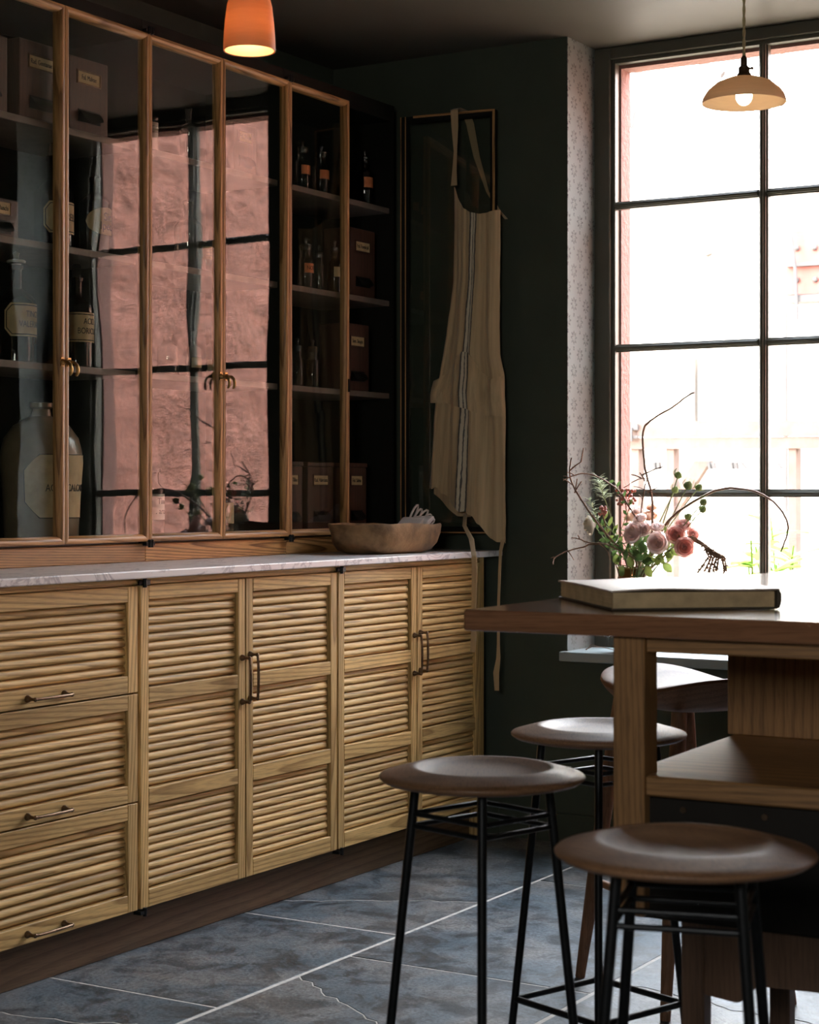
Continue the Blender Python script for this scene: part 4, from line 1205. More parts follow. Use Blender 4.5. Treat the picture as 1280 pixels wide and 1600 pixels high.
tie([(0.556, AY + 0.020, 1.020), (0.590, 4.99, 0.985), (0.640, 4.945, 0.945), (0.668, 4.905, 0.915), (0.690, 4.872, 0.895), (0.698, 4.860, 0.86), (0.699, 4.856, 0.78), (0.698, 4.855, 0.70), (0.700, 4.852, 0.655), (0.697, 4.850, 0.605)], [0.012, 0.014, 0.018, 0.016, 0.017, 0.017, 0.016, 0.015, 0.018, 0.016])
tie([(0.700, AY + 0.004, 0.940), (0.702, 5.02, 0.905), (0.704, 5.010, 0.84), (0.703, 5.005, 0.74), (0.705, 5.00, 0.62), (0.706, 4.998, 0.575), (0.699, 4.997, 0.530), (0.702, 4.996, 0.475)], [0.014, 0.010, 0.009, 0.009, 0.009, 0.014, 0.020, 0.015])

# ================================================================== TABLE
TROT = R(2.0)
tb = thing('kitchen_table', 'high polished brown table with open shelf and overhanging top', 'table', (1.945, 2.580, 0), TROT)
obj('tabletop', MB().box(0, 0, 0.866, 1.40, 1.95, 0.900), toptbl, tb, bevel=0.004, seg=2)
def rounded_leg(x0, x1, y0, y1, z0, z1, r):
    pts = [(x0, y0, z1), (x0, y0, z0 + r)] + [(x0 + r - r * math.cos(a), y0, z0 + r - r * math.sin(a)) for a in [R(q) for q in (25, 50, 75)]] + [(x0 + r, y0, z0), (x1, y0, z0), (x1, y0, z1)]
    return MB().prism(pts, (0, y1 - y0, 0))
obj('leg', rounded_leg(0.252, 0.304, 0.022, 0.078, 0.432, 0.8655, 0.020), tboak['Z'], tb, bevel=0.002)
obj('leg', MB().box(1.10, 0.022, 0.432, 1.152, 0.078, 0.8655), tboak['Z'], tb, bevel=0.002)
obj('front_rail', MB().box(0.3045, 0.028, 0.842, 1.0995, 0.050, 0.8655), tboak['X'], tb, bevel=0.002)
obj('shelf', MB().box(0.262, 0.080, 0.632, 1.12, 0.575, 0.650), tboak['X'], tb, bevel=0.002)
obj('shelf_rail', MB().box(0.3045, 0.024, 0.620, 1.0995, 0.0795, 0.6515), tboak['X'], tb, bevel=0.003)
obj('back_panel', MB().box(0.252, 0.556, 0.6505, 1.152, 0.575, 0.8655), tboak['Z'], tb, bevel=0.002)
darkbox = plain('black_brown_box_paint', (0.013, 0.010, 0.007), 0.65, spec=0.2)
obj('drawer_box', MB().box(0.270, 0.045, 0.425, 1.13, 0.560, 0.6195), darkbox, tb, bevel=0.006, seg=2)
for xx in (0.36, 0.49, 0.60, 0.72, 0.86):
    obj('bolt', MB().tube([(xx, 0.047, 0.600), (xx, 0.041, 0.600)], 0.005, 8), bronze, tb, smooth=40)
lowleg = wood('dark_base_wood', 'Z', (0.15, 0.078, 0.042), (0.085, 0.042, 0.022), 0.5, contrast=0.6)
def low_leg(x, y):
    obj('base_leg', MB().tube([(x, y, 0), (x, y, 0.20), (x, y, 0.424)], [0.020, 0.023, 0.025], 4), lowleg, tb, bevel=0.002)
def square_leg(x, y, w0, w1, z0, z1):
    mb = MB()
    b = 0
    for z, w in ((z0, w0), (z1, w1)):
        mb.v += [(x - w, y - w, z), (x + w, y - w, z), (x + w, y + w, z), (x - w, y + w, z)]
    mb.f += [(3, 2, 1, 0), (4, 5, 6, 7), (0, 1, 5, 4), (1, 2, 6, 5), (2, 3, 7, 6), (3, 0, 4, 7)]
    obj('base_leg', mb, lowleg, tb, bevel=0.003)
for x, y in ((0.366, 0.085), (1.08, 0.085), (0.366, 0.52), (1.08, 0.52)):
    square_leg(x, y, 0.0175, 0.0190, 0.0, 0.4245)
def scallop(x0, x1, y):
    up = [(x1, y, 0.424), (x0, y, 0.424)]
    lo = [(x0, y, 0.312), (x0 + 0.050, y, 0.306)]
    for i in range(7):
        a = i / 6
        lo.append((x0 + 0.050 + 0.040 * a, y, 0.306 + 0.030 * (1 - math.cos(math.pi * a)) / 2))
    xm = x1 - 0.095
    for i in range(1, 8):
        a = i / 8; lo.append((x0 + 0.09 + (xm - x0 - 0.09) * a, y, 0.336 - 0.0 * a + 0.004 * math.sin(math.pi * a)))
    for i in range(7):
        a = i / 6
        lo.append((xm + 0.045 * a, y, 0.336 - 0.030 * (1 - math.cos(math.pi * a)) / 2))
    lo.append((x1, y, 0.312))
    return MB().prism(up + lo, (0, 0.018, 0))
obj('scalloped_rail', scallop(0.3855, 1.0605, 0.070), lowleg, tb)
obj('scalloped_rail', scallop(0.3855, 1.0605, 0.515), lowleg, tb)
obj('end_support', MB().box(0.75, 1.45, 0.0, 1.20, 1.52, 0.8655), tboak['Z'], tb, bevel=0.003)

# ================================================================== BOOK ON THE TABLE
ang = R(40)
bk = thing('large_book', 'large closed old book with pale cover lying on the table', 'book', (2.165, 2.672, 0.9005), ang)
BL, BWd = 0.280, 0.360                       # along the bottom edge, along the spine
obj('cover', MB().box(0, 0, 0, BL, BWd, 0.003), cover_d, bk, bevel=0.0012)
mb = MB()
def topc(u, v):
    x, y = u * (BL + 0.002), v * BWd
    return (x, y, 0.0325 + 0.0028 * math.sin(u * math.pi) + 0.0015 * math.sin(u * 7 + v * 3) - 0.001 * (1 - u))
def slabgrid(fn, th, nu, nv):
    mb = MB(); mb.grid(fn, nu, nv); n0 = len(mb.v)
    mb.v += [(p[0], p[1], p[2] - th) for p in mb.v[:n0]]
    mb.f += [tuple(n0 + i for i in reversed(f)) for f in list(mb.f)]
    bd = [i for i in range(nu + 1)] + [j * (nu + 1) + nu for j in range(1, nv + 1)] + [nv * (nu + 1) + i for i in range(nu - 1, -1, -1)] + [j * (nu + 1) for j in range(nv - 1, 0, -1)]
    for a, b in zip(bd, bd[1:] + bd[:1]): mb.f.append((b, a, n0 + a, n0 + b))
    return mb
obj('cover', slabgrid(topc, 0.0028, 16, 12), cover_m, bk, smooth=40)
pg = MB()
nl = 9
for i in range(nl):
    z0 = 0.0034 + i * 0.0028
    ins = 0.004 + 0.0004 * math.sin(i * 2.3)
    pg.box(ins, ins, z0, BL - 0.006, BWd - 0.004, z0 + 0.0027)
obj('page_block', pg, page_m, bk)
obj('spine', MB().prism([(BL - 0.003, 0.0, 0.0), (BL + 0.002, 0.0, 0.002), (BL + 0.0045, 0.0, 0.010), (BL + 0.005, 0.0, 0.018), (BL + 0.0045, 0.0, 0.026), (BL + 0.001, 0.0, 0.0318), (BL - 0.003, 0.0, 0.0318)], (0, BWd, 0)), cover_d, bk, smooth=50)

# ================================================================== STOOLS
def round_stool_parts():
    """round dished seat on four splayed black rods; base at z = 0, seat top about 0.65"""
    t = thing('round_stool', '-', 'stool', (0, 0, 0), 0, 'round wooden stools with black metal legs')
    r = 0.162
    prof = [(0, 0.632), (r * 0.80, 0.632), (r * 0.95, 0.637), (r * 0.995, 0.6420), (r, 0.6450), (r * 0.985, 0.6475), (r * 0.90, 0.6515), (r * 0.80, 0.6560), (r * 0.71, 0.6600), (r * 0.675, 0.6608), (r * 0.64, 0.6595), (r * 0.56, 0.6545), (r * 0.42, 0.6500), (r * 0.25, 0.6478), (0, 0.6470)]
    obj('seat', MB().lathe(prof, 56), walnut, t, smooth=60)
    ft, fb = 0.104, 0.170
    foot = []
    for k in range(4):
        a = math.pi / 2 * k
        d = Vector((math.cos(a), math.sin(a), 0))
        top, bot = d * ft + Vector((0, 0, 0.633)), d * fb + Vector((0, 0, 0.001))
        obj('leg', MB().tube([bot, bot.lerp(top, 0.5), top], 0.0073, 12), iron, t, smooth=50)
    def at_h(k, z):
        a = math.pi / 2 * k
        q = z / 0.629
        rr = fb + (ft - fb) * q
        return Vector((math.cos(a) * rr, math.sin(a) * rr, z))
    for z, rad in ((0.585, 0.0042), (0.566, 0.0042)):
        for k in range(4):
            p, q = at_h(k, z), at_h((k + 1) % 4, z)
            obj('brace', MB().tube([p, q], rad, 8), iron, t, smooth=50)
    for k in range(4):
        p, q = at_h(k, 0.150), at_h((k + 1) % 4, 0.150)
        obj('footrest', MB().tube([p, q], 0.0062, 10), iron, t, smooth=50)
    return t
st0 = round_stool_parts()
stools = ((2.013, 2.520, R(-61.2), 'round dished wooden stool by the louvred doors, nearest the cabinets'),
          (1.953, 3.075, R(-64.8), 'round dished wooden stool half behind the table leg, near the corner wall'),
          (2.521, 2.118, R(31 - 88 + 28), 'round dished wooden stool in front of the table, closest to the camera'))
for i, (x, y, a, lab) in enumerate(stools):
    o = st0 if i == 0 else copy_tree(st0)
    o.location = (x, y, 0); o.rotation_euler = (0, 0, a); o['label'] = lab
# saddle-seat stool behind the table
sd = thing('saddle_stool', 'reddish wooden saddle-seat stool with turned splayed legs behind the table shelf', 'stool', (1.845, 3.735, 0), R(-36))
def saddle(u, v, top=True):
    a = 2 * math.pi * u
    return a
mb = MB(); nS = 40; rowsS = []
hx, hy = 0.200, 0.150
def saddle_pt(k, a, zoff, lift):
    e = 0.70
    ca, sa = math.cos(a), math.sin(a)
    x = hx * k * math.copysign(abs(ca) ** e, ca); y = hy * k * math.copysign(abs(sa) ** e, sa)
    return Vector((x, y, 0.668 + zoff + lift * (0.030 * (x / hx) ** 2 - 0.006 * (y / hy) ** 2)))
for k, zo, lf in ((0.0, -0.045, 0), (0.60, -0.045, 0), (0.82, -0.036, 0.4), (0.95, -0.016, 0.9), (1.0, -0.004, 1), (0.985, 0.003, 1), (0.93, 0.006, 1), (0.7, 0.003, 1), (0.4, 0.0, 1), (0, 0.0, 1)):
    if k == 0: rowsS.append([len(mb.v)]); mb.v.append(tuple(saddle_pt(0, 0, zo, lf))); continue
    row = []
    for i in range(nS):
        row.append(len(mb.v)); mb.v.append(tuple(saddle_pt(k, 2 * math.pi * i / nS, zo, lf)))
    rowsS.append(row)
for A, B in zip(rowsS, rowsS[1:]):
    for i in range(nS):
        j = (i + 1) % nS
        if len(A) == 1: mb.f.append((A[0], B[j], B[i]))
        elif len(B) == 1: mb.f.append((A[i], A[j], B[0]))
        else: mb.f.append((A[i], A[j], B[j], B[i]))
obj('seat', mb, cherry['X'], sd, smooth=50)
for sx in (-1, 1):
    for sy in (-1, 1):
        top = Vector((sx * 0.125, sy * 0.085, 0.626)); bot = Vector((sx * 0.185, sy * 0.155, 0.001))
        obj('leg', MB().tube([bot, bot.lerp(top, 0.35), bot.lerp(top, 0.75), top], [0.011, 0.0165, 0.0185, 0.0165], 14), cherry['Z'], sd, smooth=50)
for sy in (-1, 1):
    zz = 0.22; q = (0.626 - zz) / 0.625
    p1 = Vector((-0.125 - 0.06 * q, sy * (0.085 + 0.07 * q), zz)); p2 = Vector((0.125 + 0.06 * q, sy * (0.085 + 0.07 * q), zz))
    obj('stretcher', MB().tube([p1, p1.lerp(p2, 0.5), p2], [0.008, 0.010, 0.008], 10), cherry['X'], sd, smooth=50)

# ================================================================== PENDANT LAMPS
terra = shade_mat('translucent_terracotta', (0.56, 0.31, 0.175), 0.28)
dishm = shade_mat('pale_turned_wood_shade', (0.66, 0.50, 0.37), 0.36)
inner_w = shade_mat('cream_shade_lining', (0.80, 0.64, 0.44), 0.5)
cordm = plain('twisted_fabric_cord', (0.40, 0.33, 0.18), 0.8)
bulb1 = emit('lit_bulb_warm', (1.0, 0.70, 0.38), 30.0)
bulb2 = emit('lit_bulb_soft', (1.0, 0.80, 0.55), 10.0)
def lamp_light(name, parent, loc, energy, col, radius):
    d = bpy.data.lights.new(name, 'POINT'); d.energy = energy; d.color = col; d.shadow_soft_size = radius
    o = bpy.data.objects.new(name, d); COL.objects.link(o); o.parent = parent; o.location = loc
def twisted(parent, z0, z1, r=0.0022):
    mb = MB(); n = int((z1 - z0) / 0.006)
    for s in (0, math.pi):
        mb.tube([(r * 0.8 * math.cos(s + i * 0.75), r * 0.8 * math.sin(s + i * 0.75), z0 + (z1 - z0) * i / n) for i in range(n + 1)], r, 6)
    obj('cord', mb, cordm, parent, smooth=60)
P1 = (1.227, 2.980, 1.975)
p = thing('pendant_lamp', 'glowing terracotta thimble pendant lamp in front of the glazed cabinets', 'lamp', P1)
outp = [(0.0520, 0.0), (0.0525, 0.004), (0.0515, 0.030), (0.0490, 0.060), (0.0455, 0.090), (0.0400, 0.112), (0.0310, 0.130), (0.0180, 0.141), (0.0100, 0.144)]
inn = [(0.0075, 0.141), (0.0165, 0.137), (0.0285, 0.126), (0.0370, 0.108), (0.0425, 0.087), (0.0460, 0.058), (0.0485, 0.029), (0.0492, 0.001), (0.0520, 0.0)]
obj('lamp_shade', MB().lathe(outp, 40), terra, p, smooth=60, recalc=False)
obj('shade_lining', MB().lathe(inn, 40), terra, p, smooth=60, recalc=False)
obj('lamp_holder', MB().lathe([(0, 0.105), (0.011, 0.105), (0.011, 0.146), (0.006, 0.165), (0, 0.170)], 16), brass, p, smooth=40)
obj('bulb', MB().ball((0, 0, 0.050), 0.026, 20, 14, 1.1), bulb1, p, smooth=80)
twisted(p, 0.165, CEIL - P1[2])
obj('ceiling_rose', MB().lathe([(0, -0.028), (0.012, -0.027), (0.045, -0.006), (0.048, 0.0)], 24, (0, 0, CEIL - P1[2])), brass, p, smooth=50)
lamp_light('pendant_light', p, (0, 0, 0.055), 1.25, (1.0, 0.72, 0.44), 0.028)
P2 = (1.889, 3.990, 1.982)
p = thing('pendant_lamp', 'pale wooden dish pendant lamp hanging before the window on a twisted cord', 'lamp', P2)
D = 0.0955
outp = [(D, 0.0), (D * 1.005, 0.003), (D * 0.97, 0.014), (D * 0.86, 0.030), (D * 0.66, 0.046), (D * 0.40, 0.056), (D * 0.22, 0.059), (D * 0.15, 0.060)]
inn = [(D * 0.14, 0.057), (D * 0.38, 0.052), (D * 0.63, 0.042), (D * 0.83, 0.027), (D * 0.94, 0.012), (D * 0.975, 0.002), (D, 0.0)]
obj('lamp_shade', MB().lathe(outp, 48), dishm, p, smooth=60, recalc=False)
obj('shade_lining', MB().lathe(inn, 48), inner_w, p, smooth=60, recalc=False)
obj('lamp_holder', MB().lathe([(0, 0.035), (0.016, 0.035), (0.017, 0.058), (0.0165, 0.066), (0.013, 0.070), (0.0125, 0.082), (0.008, 0.086), (0.0075, 0.102), (0.004, 0.108), (0, 0.110)], 20), bronze, p, smooth=40)
obj('switch_key', MB().tube([(0.012, 0, 0.078), (0.022, 0, 0.078)], [0.002, 0.004], 8), bronze, p, smooth=40)
obj('bulb', MB().ball((0, 0, 0.016), 0.019, 18, 12, 1.15), bulb2, p, smooth=80)
twisted(p, 0.108, CEIL - P2[2])
obj('ceiling_rose', MB().lathe([(0, -0.028), (0.012, -0.027), (0.045, -0.006), (0.048, 0.0)], 24, (0, 0, CEIL - P2[2])), brass, p, smooth=50)
lamp_light('pendant_light', p, (0, 0, 0.014), 1.1, (1.0, 0.80, 0.56), 0.020)

# ================================================================== VASE AND FLOWERS ON THE SILL
VX, VY = 1.062, 5.215
copper_glass = plain('amber_copper_glaze', (0.30, 0.12, 0.04), 0.18, 0.6, var=0.3, scale=30)
vs_ = thing('flower_vase', 'amber copper vase full of flowers on the window sill', 'vase', (VX, VY, SILL_Z))
vh = 0.262
obj('vase_body', MB().lathe([(0, 0.002), (0.042, 0.0), (0.050, 0.006), (0.060, 0.07), (0.062, 0.14), (0.054, 0.20), (0.044, 0.238), (0.047, vh), (0.044, vh), (0.040, 0.236), (0.050, 0.19), (0.056, 0.13), (0.05, 0.02), (0, 0.012)], 36), copper_glass, vs_, smooth=50)
obj('bead_rim', MB().tube([(0.0475 * math.cos(a), 0.0475 * math.sin(a), vh - 0.002) for a in [2 * math.pi * i / 32 for i in range(33)]], 0.0028, 6), brass, vs_, smooth=60)
NECK = Vector((VX, VY, SILL_Z + vh - 0.03))
stem_g = plain('green_stem', (0.20, 0.26, 0.09), 0.6, var=0.3)
twig_m = plain('brown_twig_bark', (0.22, 0.125, 0.08), 0.7, var=0.4, scale=60)
leaf_m = shade_mat('dark_green_leaf', (0.10, 0.18, 0.055), 0.35)
leaf_y = shade_mat('yellow_green_leaf', (0.20, 0.26, 0.07), 0.40)
pal = {'mauve': shade_mat('dusty_mauve_petal', (0.84, 0.68, 0.64), 0.5), 'rose': shade_mat('dried_rose_petal', (0.78, 0.50, 0.45), 0.5),
       'cream': shade_mat('cream_petal', (0.84, 0.77, 0.65), 0.5), 'peach': shade_mat('peach_petal', (0.76, 0.50, 0.36), 0.5)}
berry_m = plain('pink_berry', (0.45, 0.14, 0.10), 0.4, var=0.3)
pod_m = plain('fuzzy_green_pod', (0.27, 0.33, 0.13), 0.8, var=0.3)
fluff_m = shade_mat('pale_green_bract', (0.52, 0.58, 0.40), 0.35)
catkin_m = plain('dried_brown_catkin', (0.36, 0.22, 0.14), 0.8, var=0.4)
frng = random.Random(21)
def curve_pts(a, b, bend, n=8):
    a, b = Vector(a), Vector(b); mid = (a + b) / 2 + Vector(bend)
    return [a * (1 - t) ** 2 + mid * 2 * t * (1 - t) + b * t * t for t in [i / n for i in range(n + 1)]]
def stem_root():
    return NECK + Vector((frng.uniform(-0.024, 0.024), frng.uniform(-0.024, 0.024), frng.uniform(-0.10, -0.02)))
def place(name, lab, cat, grp):
    t = thing(name, lab, cat, tuple(NECK), 0, grp); return t
def bloom_mesh(r, mat, k, openness=1.0):
    """ranunculus-like head: rings of cupped petals round a tight centre, axis +z"""
    mb = MB(); rr = random.Random(k)
    rings = [(0.20, 3, 0.62, 0.2), (0.44, 4, 0.70, 0.4), (0.70, 5, 0.58, 0.8), (0.93, 6, 0.36, 1.2 * openness), (1.10, 6, 0.08, 1.5 * openness)]
    for q, (rad, n, hgt, flare) in enumerate(rings):
        for i in range(n):
            a0 = 2 * math.pi * (i + 0.5 * (q % 2) + rr.uniform(-0.12, 0.12)) / n
            wid = 2.5 * math.pi / n * 0.54
            def fn(u, v, a0=a0, wid=wid, rad=rad, hgt=hgt, flare=flare):
                s = u * 2 - 1
                wv = (0.45 + 0.55 * math.sin(math.pi * (0.18 + 0.62 * v)))
                a = a0 + s * wid * wv
                prof_r = rad * (0.35 + 0.65 * math.sin(math.pi / 2 * min(1, v * 1.25))) * (1 - 0.16 * v * (1 - flare)) + 0.05 * (flare - 0.6) * v
                z = -0.55 + (hgt + 0.55) * v * (1 - 0.10 * s * s) - 0.05 * v * s * s
                return (r * prof_r * math.cos(a), r * prof_r * math.sin(a), r * z)
            mb.grid(fn, 4, 4)
    mb.ball((0, 0, -r * 0.35), r * 0.45, 10, 6)
    return mb.mesh('petals', mat, smooth=80, recalc=False)
def sprout_leaves(t, pts, n, L, w, mat, k, nm='leaf'):
    rr = random.Random(k)
    for i in range(n):
        f = 0.35 + 0.5 * i / max(1, n - 1); j = int(f * (len(pts) - 1)); b = Vector(pts[j]) - NECK
        a = rr.uniform(0, 6.28)
        mb = MB(); leaf_blade(mb, b, (math.cos(a), math.sin(a) * 0.6, rr.uniform(0.1, 0.8)), L * rr.uniform(0.8, 1.2), w)
        obj(nm, mb, mat, t, smooth=80, recalc=False)
BLO = [(989, 832, 5.12, 0.0291, 'mauve', 'large dusty mauve ranunculus left of the bouquet centre', (-0.25, -0.8, 0.25)),
       (1028, 848, 5.11, 0.0291, 'mauve', 'large mauve ranunculus facing the room above the vase mouth', (0.05, -0.9, 0.15)),
       (1007, 827, 5.13, 0.0202, 'mauve', 'small mauve ranunculus between the two large mauve heads', (0.0, -0.8, 0.4)),
       (1000, 810, 5.15, 0.0179, 'mauve', 'small mauve ranunculus bud on top of the mauve cluster', (0.0, -0.6, 0.7)),
       (1027, 823, 5.14, 0.0179, 'mauve', 'pale lilac ranunculus bud right of the small mauve head', (0.1, -0.5, 0.8)),
       (1056, 835, 5.13, 0.0246, 'rose', 'deep rose ranunculus upper of the right pair', (0.35, -0.8, 0.2)),
       (1070, 855, 5.12, 0.0258, 'rose', 'deep rose ranunculus lowest and rightmost of the large heads', (0.45, -0.8, -0.05)),
       (1068, 820, 5.16, 0.0202, 'rose', 'rose ranunculus above the right pair', (0.3, -0.5, 0.6)),
       (1083, 834, 5.17, 0.0168, 'rose', 'small rose ranunculus at the right end by the catkins', (0.6, -0.5, 0.3)),
       (921, 821, 5.10, 0.0258, 'cream', 'cream ranunculus at the far left of the bouquet', (-0.7, -0.5, -0.1)),
       (985, 807, 5.20, 0.0190, 'peach', 'peach ranunculus half hidden behind the mauve cluster, left', (-0.1, -0.4, 0.8)),
       (1015, 806, 5.20, 0.0202, 'peach', 'peach ranunculus half hidden behind the mauve cluster, right', (0.1, -0.4, 0.8)),
       (1018, 793, 5.22, 0.0157, 'peach', 'closed peach bud highest of the ranunculus', (0.1, -0.3, 0.9)),
       (996, 797, 5.22, 0.0157, 'mauve', 'pale pink bud beside the highest peach bud', (0.0, -0.3, 0.9))]
for k, (px, py, Y, r, c, lab, d) in enumerate(BLO):
    p = aty(px, py, Y)
    t = place('ranunculus', lab, 'flower', 'ranunculus flowers in the vase')
    dv = Vector(d).normalized()
    pts = curve_pts(stem_root(), p - dv * r * 0.5, (0, 0, 0.04))
    obj('stem', MB().tube([q - NECK for q in pts], 0.0016, 6), stem_g, t, smooth=60)
    link('petals', bloom_mesh(r, pal[c], 100 + k, 0.6 if r < 0.0165 else 1.0), t, tuple(p - NECK), dv.to_track_quat('Z', 'Y').to_euler())
    sprout_leaves(t, pts, 3, 0.038, 0.020, leaf_m, 300 + k)
PODS = [(1060, 743, 5.16, 'green seed pod standing highest in the bouquet'), (1075, 759, 5.15, 'large green seed pod below the highest pod'),
        (1092, 762, 5.17, 'green seed pod right of the large pod'), (1055, 766, 5.20, 'small faint green pod behind the large pod'),
        (1099, 785, 5.13, 'green seed pod at the right end of the long stem'), (1098, 796, 5.15, 'green seed pod lowest of the right pods'),
        (1075, 808, 5.18, 'green seed pod close above the rose flowers')]
for k, (px, py, Y, lab) in enumerate(PODS):
    p = aty(px, py, Y); r = 0.0135 if k in (1,) else 0.0115
    t = place('seed_pod', lab, 'flower', 'green seed pods in the vase')
    pts = curve_pts(stem_root(), p, (0.01, 0, 0.03))
    obj('stem', MB().tube([q - NECK for q in pts], 0.0016, 6), stem_g, t, smooth=60)
    d = (pts[-1] - pts[-2]).normalized()
    mb = MB().lathe([(0, -r), (r * 0.7, -r * 0.6), (r, 0), (r * 0.75, r * 0.7), (0.2 * r, r * 1.15), (0, r * 1.2)], 10)
    q = d.to_track_quat('Z', 'Y')
    obj('pod', mb, pod_m, t, loc=tuple(p - NECK), rot=q.to_euler(), smooth=60)
    mb = MB(); rr = random.Random(k)
    for i in range(16):
        a = rr.uniform(0, 6.28); b0 = Vector((math.cos(a) * r * 0.8, math.sin(a) * r * 0.8, -r * 0.5))
        mb.tube([b0, b0 + Vector((math.cos(a) * r * 0.7, math.sin(a) * r * 0.7, r * 1.0)), b0 + Vector((math.cos(a) * r * 0.5, math.sin(a) * r * 0.5, r * 2.0))], [0.0007, 0.0006, 0.0003], 4, cap=False)
    obj('bracts', mb, pod_m, t, loc=tuple(p - NECK), rot=q.to_euler())
for k, (px, py, Y, n, lab) in enumerate(((938, 758, 5.16, 70, 'feathery pale green sprig high at the left of the bouquet'), (926, 792, 5.12, 44, 'feathery pale green sprig low at the left above the cream flower'))):
    p = aty(px, py, Y)
    t = place('feathery_sprig', lab, 'flower', None)
    pts = curve_pts(stem_root(), p, (-0.02, 0, 0.04))
    obj('stem', MB().tube([q - NECK for q in pts], 0.0014, 6), stem_g, t, smooth=60)
    rr = random.Random(60 + k); mb = MB()
    for i in range(n):
        a = rr.uniform(0, 6.28); h = rr.uniform(-0.05, 0.025)
        b0 = p - NECK + (pts[-1] - pts[-2]).normalized() * h
        leaf_blade(mb, b0, (math.cos(a), math.sin(a), rr.uniform(0.2, 1.4)), rr.uniform(0.018, 0.034), 0.0045, n=3)
    obj('bracts', mb, fluff_m, t, smooth=80, recalc=False)
for k, (px, py, Y, n, lab) in enumerate(((978, 776, 5.17, 34, 'large cluster of pink berries above the mauve flowers'), (943, 798, 5.13, 16, 'small cluster of pink berries beside the cream flower'))):
    p = aty(px, py, Y)
    t = place('berry_spray', lab, 'berries', None)
    pts = curve_pts(stem_root(), p - Vector((0, 0, 0.02)), (-0.01, 0, 0.03))
    obj('stem', MB().tube([q - NECK for q in pts], 0.0016, 6), twig_m, t, smooth=60)
    rr = random.Random(80 + k); top = pts[-1] - NECK
    sp = 0.030 if k == 0 else 0.018
    for i in range(n):
        b = p - NECK + Vector((rr.uniform(-sp, sp), rr.uniform(-sp, sp) * 0.7, rr.uniform(-sp * 0.8, sp * 0.7)))
        if i % 2 == 0: obj('stalk', MB().tube([top, top.lerp(b, 0.5) + Vector((0, 0, 0.004)), b], 0.0007, 4), berry_m, t)
        obj('berry', MB().ball(b, rr.uniform(0.0038, 0.0055), 8, 6), berry_m, t, smooth=80)
for k, (pp2, lab, mat, n, L, w) in enumerate((
        (((1000, 880), (970, 830), (985, 790), (972, 775), (960, 752)), 'leafy sprig with small dark oval leaves left of centre', leaf_m, 8, 0.022, 0.011),
        (((1000, 885), (975, 850), (948, 822), (930, 818)), 'low sprig with small dark leaves reaching left under the cream flower', leaf_m, 7, 0.022, 0.011),
        (((995, 888), (978, 884), (966, 882)), 'yellow green leaves at the left of the vase mouth', leaf_y, 3, 0.042, 0.026),
        (((1000, 888), (1030, 882), (1045, 878)), 'yellow green leaves at the right of the vase mouth', leaf_y, 4, 0.042, 0.026),
        (((1002, 885), (1012, 862), (1018, 850)), 'rounded deep green leaves under the mauve flowers', leaf_m, 4, 0.036, 0.026),
        (((990, 885), (975, 872), (962, 858), (955, 845)), 'mid green leaves low at the left between the twigs', leaf_m, 8, 0.034, 0.018),
        (((1005, 885), (1003, 868), (995, 855)), 'dense mid green leaves at the middle of the vase mouth', leaf_m, 9, 0.034, 0.020),
        (((1010, 885), (1032, 868), (1048, 858), (1060, 852)), 'mid green leaves low at the right under the rose flowers', leaf_y, 8, 0.032, 0.017),
        (((985, 880), (962, 838), (944, 812)), 'grey green leaves around the small berry cluster', leaf_y, 9, 0.030, 0.014),
        (((1000, 880), (1035, 850), (1042, 830)), 'upright pale green leaf between the mauve and rose flowers', leaf_y, 2, 0.036, 0.014))):
    pts = [NECK + Vector((0, 0, -0.06))] + [aty(px, py, 5.15 - 0.01 * (i % 2)) for i, (px, py) in enumerate(pp2)]
    t = place('leaf_sprig', lab, 'leaves', None)
    obj('stem', MB().tube([q - NECK for q in pts], 0.0013, 6), stem_g, t, smooth=60)
    rr = random.Random(500 + k)
    for i in range(n):
        f = 0.45 + 0.55 * i / max(1, n - 1); fj = f * (len(pts) - 1); j = min(int(fj), len(pts) - 2)
        b = pts[j].lerp(pts[j + 1], fj - j) - NECK
        s = -1 if i % 2 else 1
        dr = (pts[j + 1] - pts[j]).normalized(); sd_ = Vector((dr.z, rr.uniform(-0.5, 0.1), -dr.x)) * s
        mb = MB(); leaf_blade(mb, b, dr * 0.5 + sd_, L * rr.uniform(0.85, 1.15), w, up=Vector((0, -1, 0.3)), curl=0.15)
        obj('leaf', mb, mat, t, smooth=80, recalc=False)
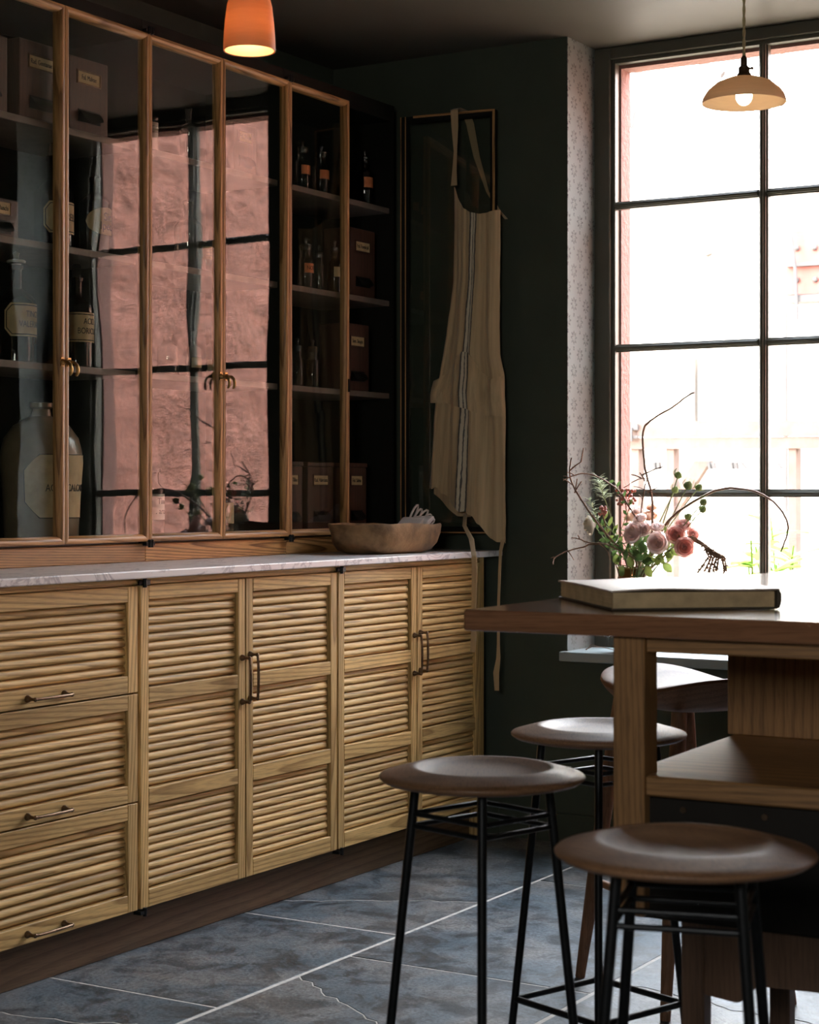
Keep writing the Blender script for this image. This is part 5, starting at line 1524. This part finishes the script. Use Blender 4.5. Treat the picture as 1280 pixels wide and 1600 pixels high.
TW = [  # pixel path, label, thickness, side shoots
    (((1012, 885), (1020, 790), (1008, 730), (1005, 675), (1020, 655), (1050, 637), (1072, 620), (1085, 613)), 'long thin twig curving highest in the bouquet', 0.0026, ((1003, 747, 985, 741), (1004, 742, 1040, 728), (1008, 752, 1000, 738), (1012, 770, 1028, 762))),
    (((1010, 885), (1035, 828), (1060, 800), (1100, 775), (1125, 765), (1150, 763), (1180, 768), (1210, 785), (1229, 812), (1230, 835), (1220, 862)), 'long arched twig sweeping to the right across the window', 0.0030, ()),
    (((1000, 880), (962, 850), (930, 812), (905, 775), (893, 752), (890, 735), (893, 715)), 'dark branch rising to the left against the wallpaper', 0.0024, ((895, 758, 880, 748), (899, 769, 902, 748), (898, 770, 909, 752), (891, 735, 908, 722), (908, 722, 912, 700))),
    (((1000, 830), (985, 795), (965, 765), (940, 748), (918, 740), (896, 743), (880, 751)), 'arched twig bending over to the left with a pale tip', 0.0018, ((897, 742, 886, 738), (888, 746, 880, 744))),
    (((995, 880), (972, 862), (945, 850), (920, 848), (905, 842), (894, 840)), 'low pale twig reaching left below the cream flower', 0.0018, ((937, 850, 950, 862), (950, 862, 953, 875), (906, 843, 903, 836))),
    (((970, 858), (930, 850), (910, 855), (890, 860), (876, 866), (866, 873), (864, 882)), 'lowest bent twig ending left of the wallpapered reveal', 0.0019, ((887, 860, 897, 875), (868, 871, 861, 872))),
    (((1000, 870), (1002, 800), (1008, 760), (1010, 748), (995, 750), (975, 762)), 'forked twig crossing the centre of the bouquet', 0.0015, ((1004, 780, 998, 772), (1008, 765, 1030, 775), (1008, 765, 990, 760)))]
for k, (pth, lab, th, shoots) in enumerate(TW):
    n = len(pth)
    P = [NECK + Vector((0, 0, -0.05))] + [aty(px, py, 5.16 - 0.10 * (i / (n - 1)) if k in (2, 3, 4, 5) else 5.17 - 0.03 * (i / (n - 1))) for i, (px, py) in enumerate(pth)]
    # smooth it (Catmull-Rom)
    Q = []
    for i in range(len(P) - 1):
        p0, p1, p2, p3 = P[max(0, i - 1)], P[i], P[i + 1], P[min(len(P) - 1, i + 2)]
        for s in range(5):
            u = s / 5
            Q.append(0.5 * ((2 * p1) + (p2 - p0) * u + (2 * p0 - 5 * p1 + 4 * p2 - p3) * u * u + (3 * p1 - p0 - 3 * p2 + p3) * u ** 3))
    Q.append(P[-1])
    jr_ = random.Random(700 + k)
    Q = [q + Vector((jr_.uniform(-1, 1), 0, jr_.uniform(-1, 1))) * 0.0009 for q in Q]
    t = place('bare_twig', lab, 'twig', None)
    m = len(Q)
    obj('stem', MB().tube([q - NECK for q in Q], [1.45 * th * (1.15 - 0.55 * i / m) for i in range(m)], 6), twig_m, t, smooth=60)
    for (ax, ay, bx, by) in shoots:
        dep = min(Q, key=lambda q: (q - aty(ax, ay, q.y)).length).y
        a = aty(ax, ay, dep); b = aty(bx, by, dep - 0.006)
        obj('shoot', MB().tube([a - NECK, a.lerp(b, 0.5) - NECK + Vector((0, 0, 0.002)), b - NECK], [th, th * 0.9, th * 0.6], 5), twig_m, t, smooth=60)
t = place('drooping_catkins', 'drooping dried brown tassels hanging at the right of the bouquet', 'tassels', None)
rr = random.Random(91)
for i in range(7):
    ex, ey = 1095 + i * 7 + rr.uniform(-4, 4), 893
    pth = [(1062, 845), (1082, 838 + i), (1098 + i * 2.5, 848 + 2 * i), (1108 + i * 4, 870), (ex, ey)]
    P = [aty(px, py, 5.14) - NECK for px, py in pth]
    if i == 0: P = [Vector((0, 0, -0.03))] + P
    mb = MB().tube(P, 0.0028, 5)
    obj('tassel_stem', mb, catkin_m, t, smooth=60)
    mb = MB()
    for q in range(34):
        f = rr.uniform(0.35, 1.0) * (len(P) - 1); j = min(int(f), len(P) - 2)
        b = P[j].lerp(P[j + 1], f - j)
        d = Vector((rr.uniform(-1, 1), rr.uniform(-1, 1), rr.uniform(-1.2, 0.2))) * 0.007
        mb.tube([b, b + d], [0.0036, 0.002], 4)
    obj('tassel', mb, catkin_m, t)
tw = MB().tube([aty(px, py, 5.18) for px, py in ((953, 997), (948, 993), (940, 992), (933, 995))], 0.0012, 5)
sg = thing('fallen_sprig', 'small fallen twig lying on the window sill below the table top', 'twig', (0.945, 5.20, SILL_Z))
obj('stem', MB().tube([(0.05, 0.02, 0.003), (0.02, 0.0, 0.012), (-0.01, -0.01, 0.012), (-0.03, -0.015, 0.003)], 0.0013, 6), twig_m, sg, smooth=60)
obj('shoot', MB().tube([(0.01, 0.0, 0.012), (-0.008, -0.02, 0.020), (-0.02, -0.03, 0.003)], 0.001, 6), twig_m, sg, smooth=60)
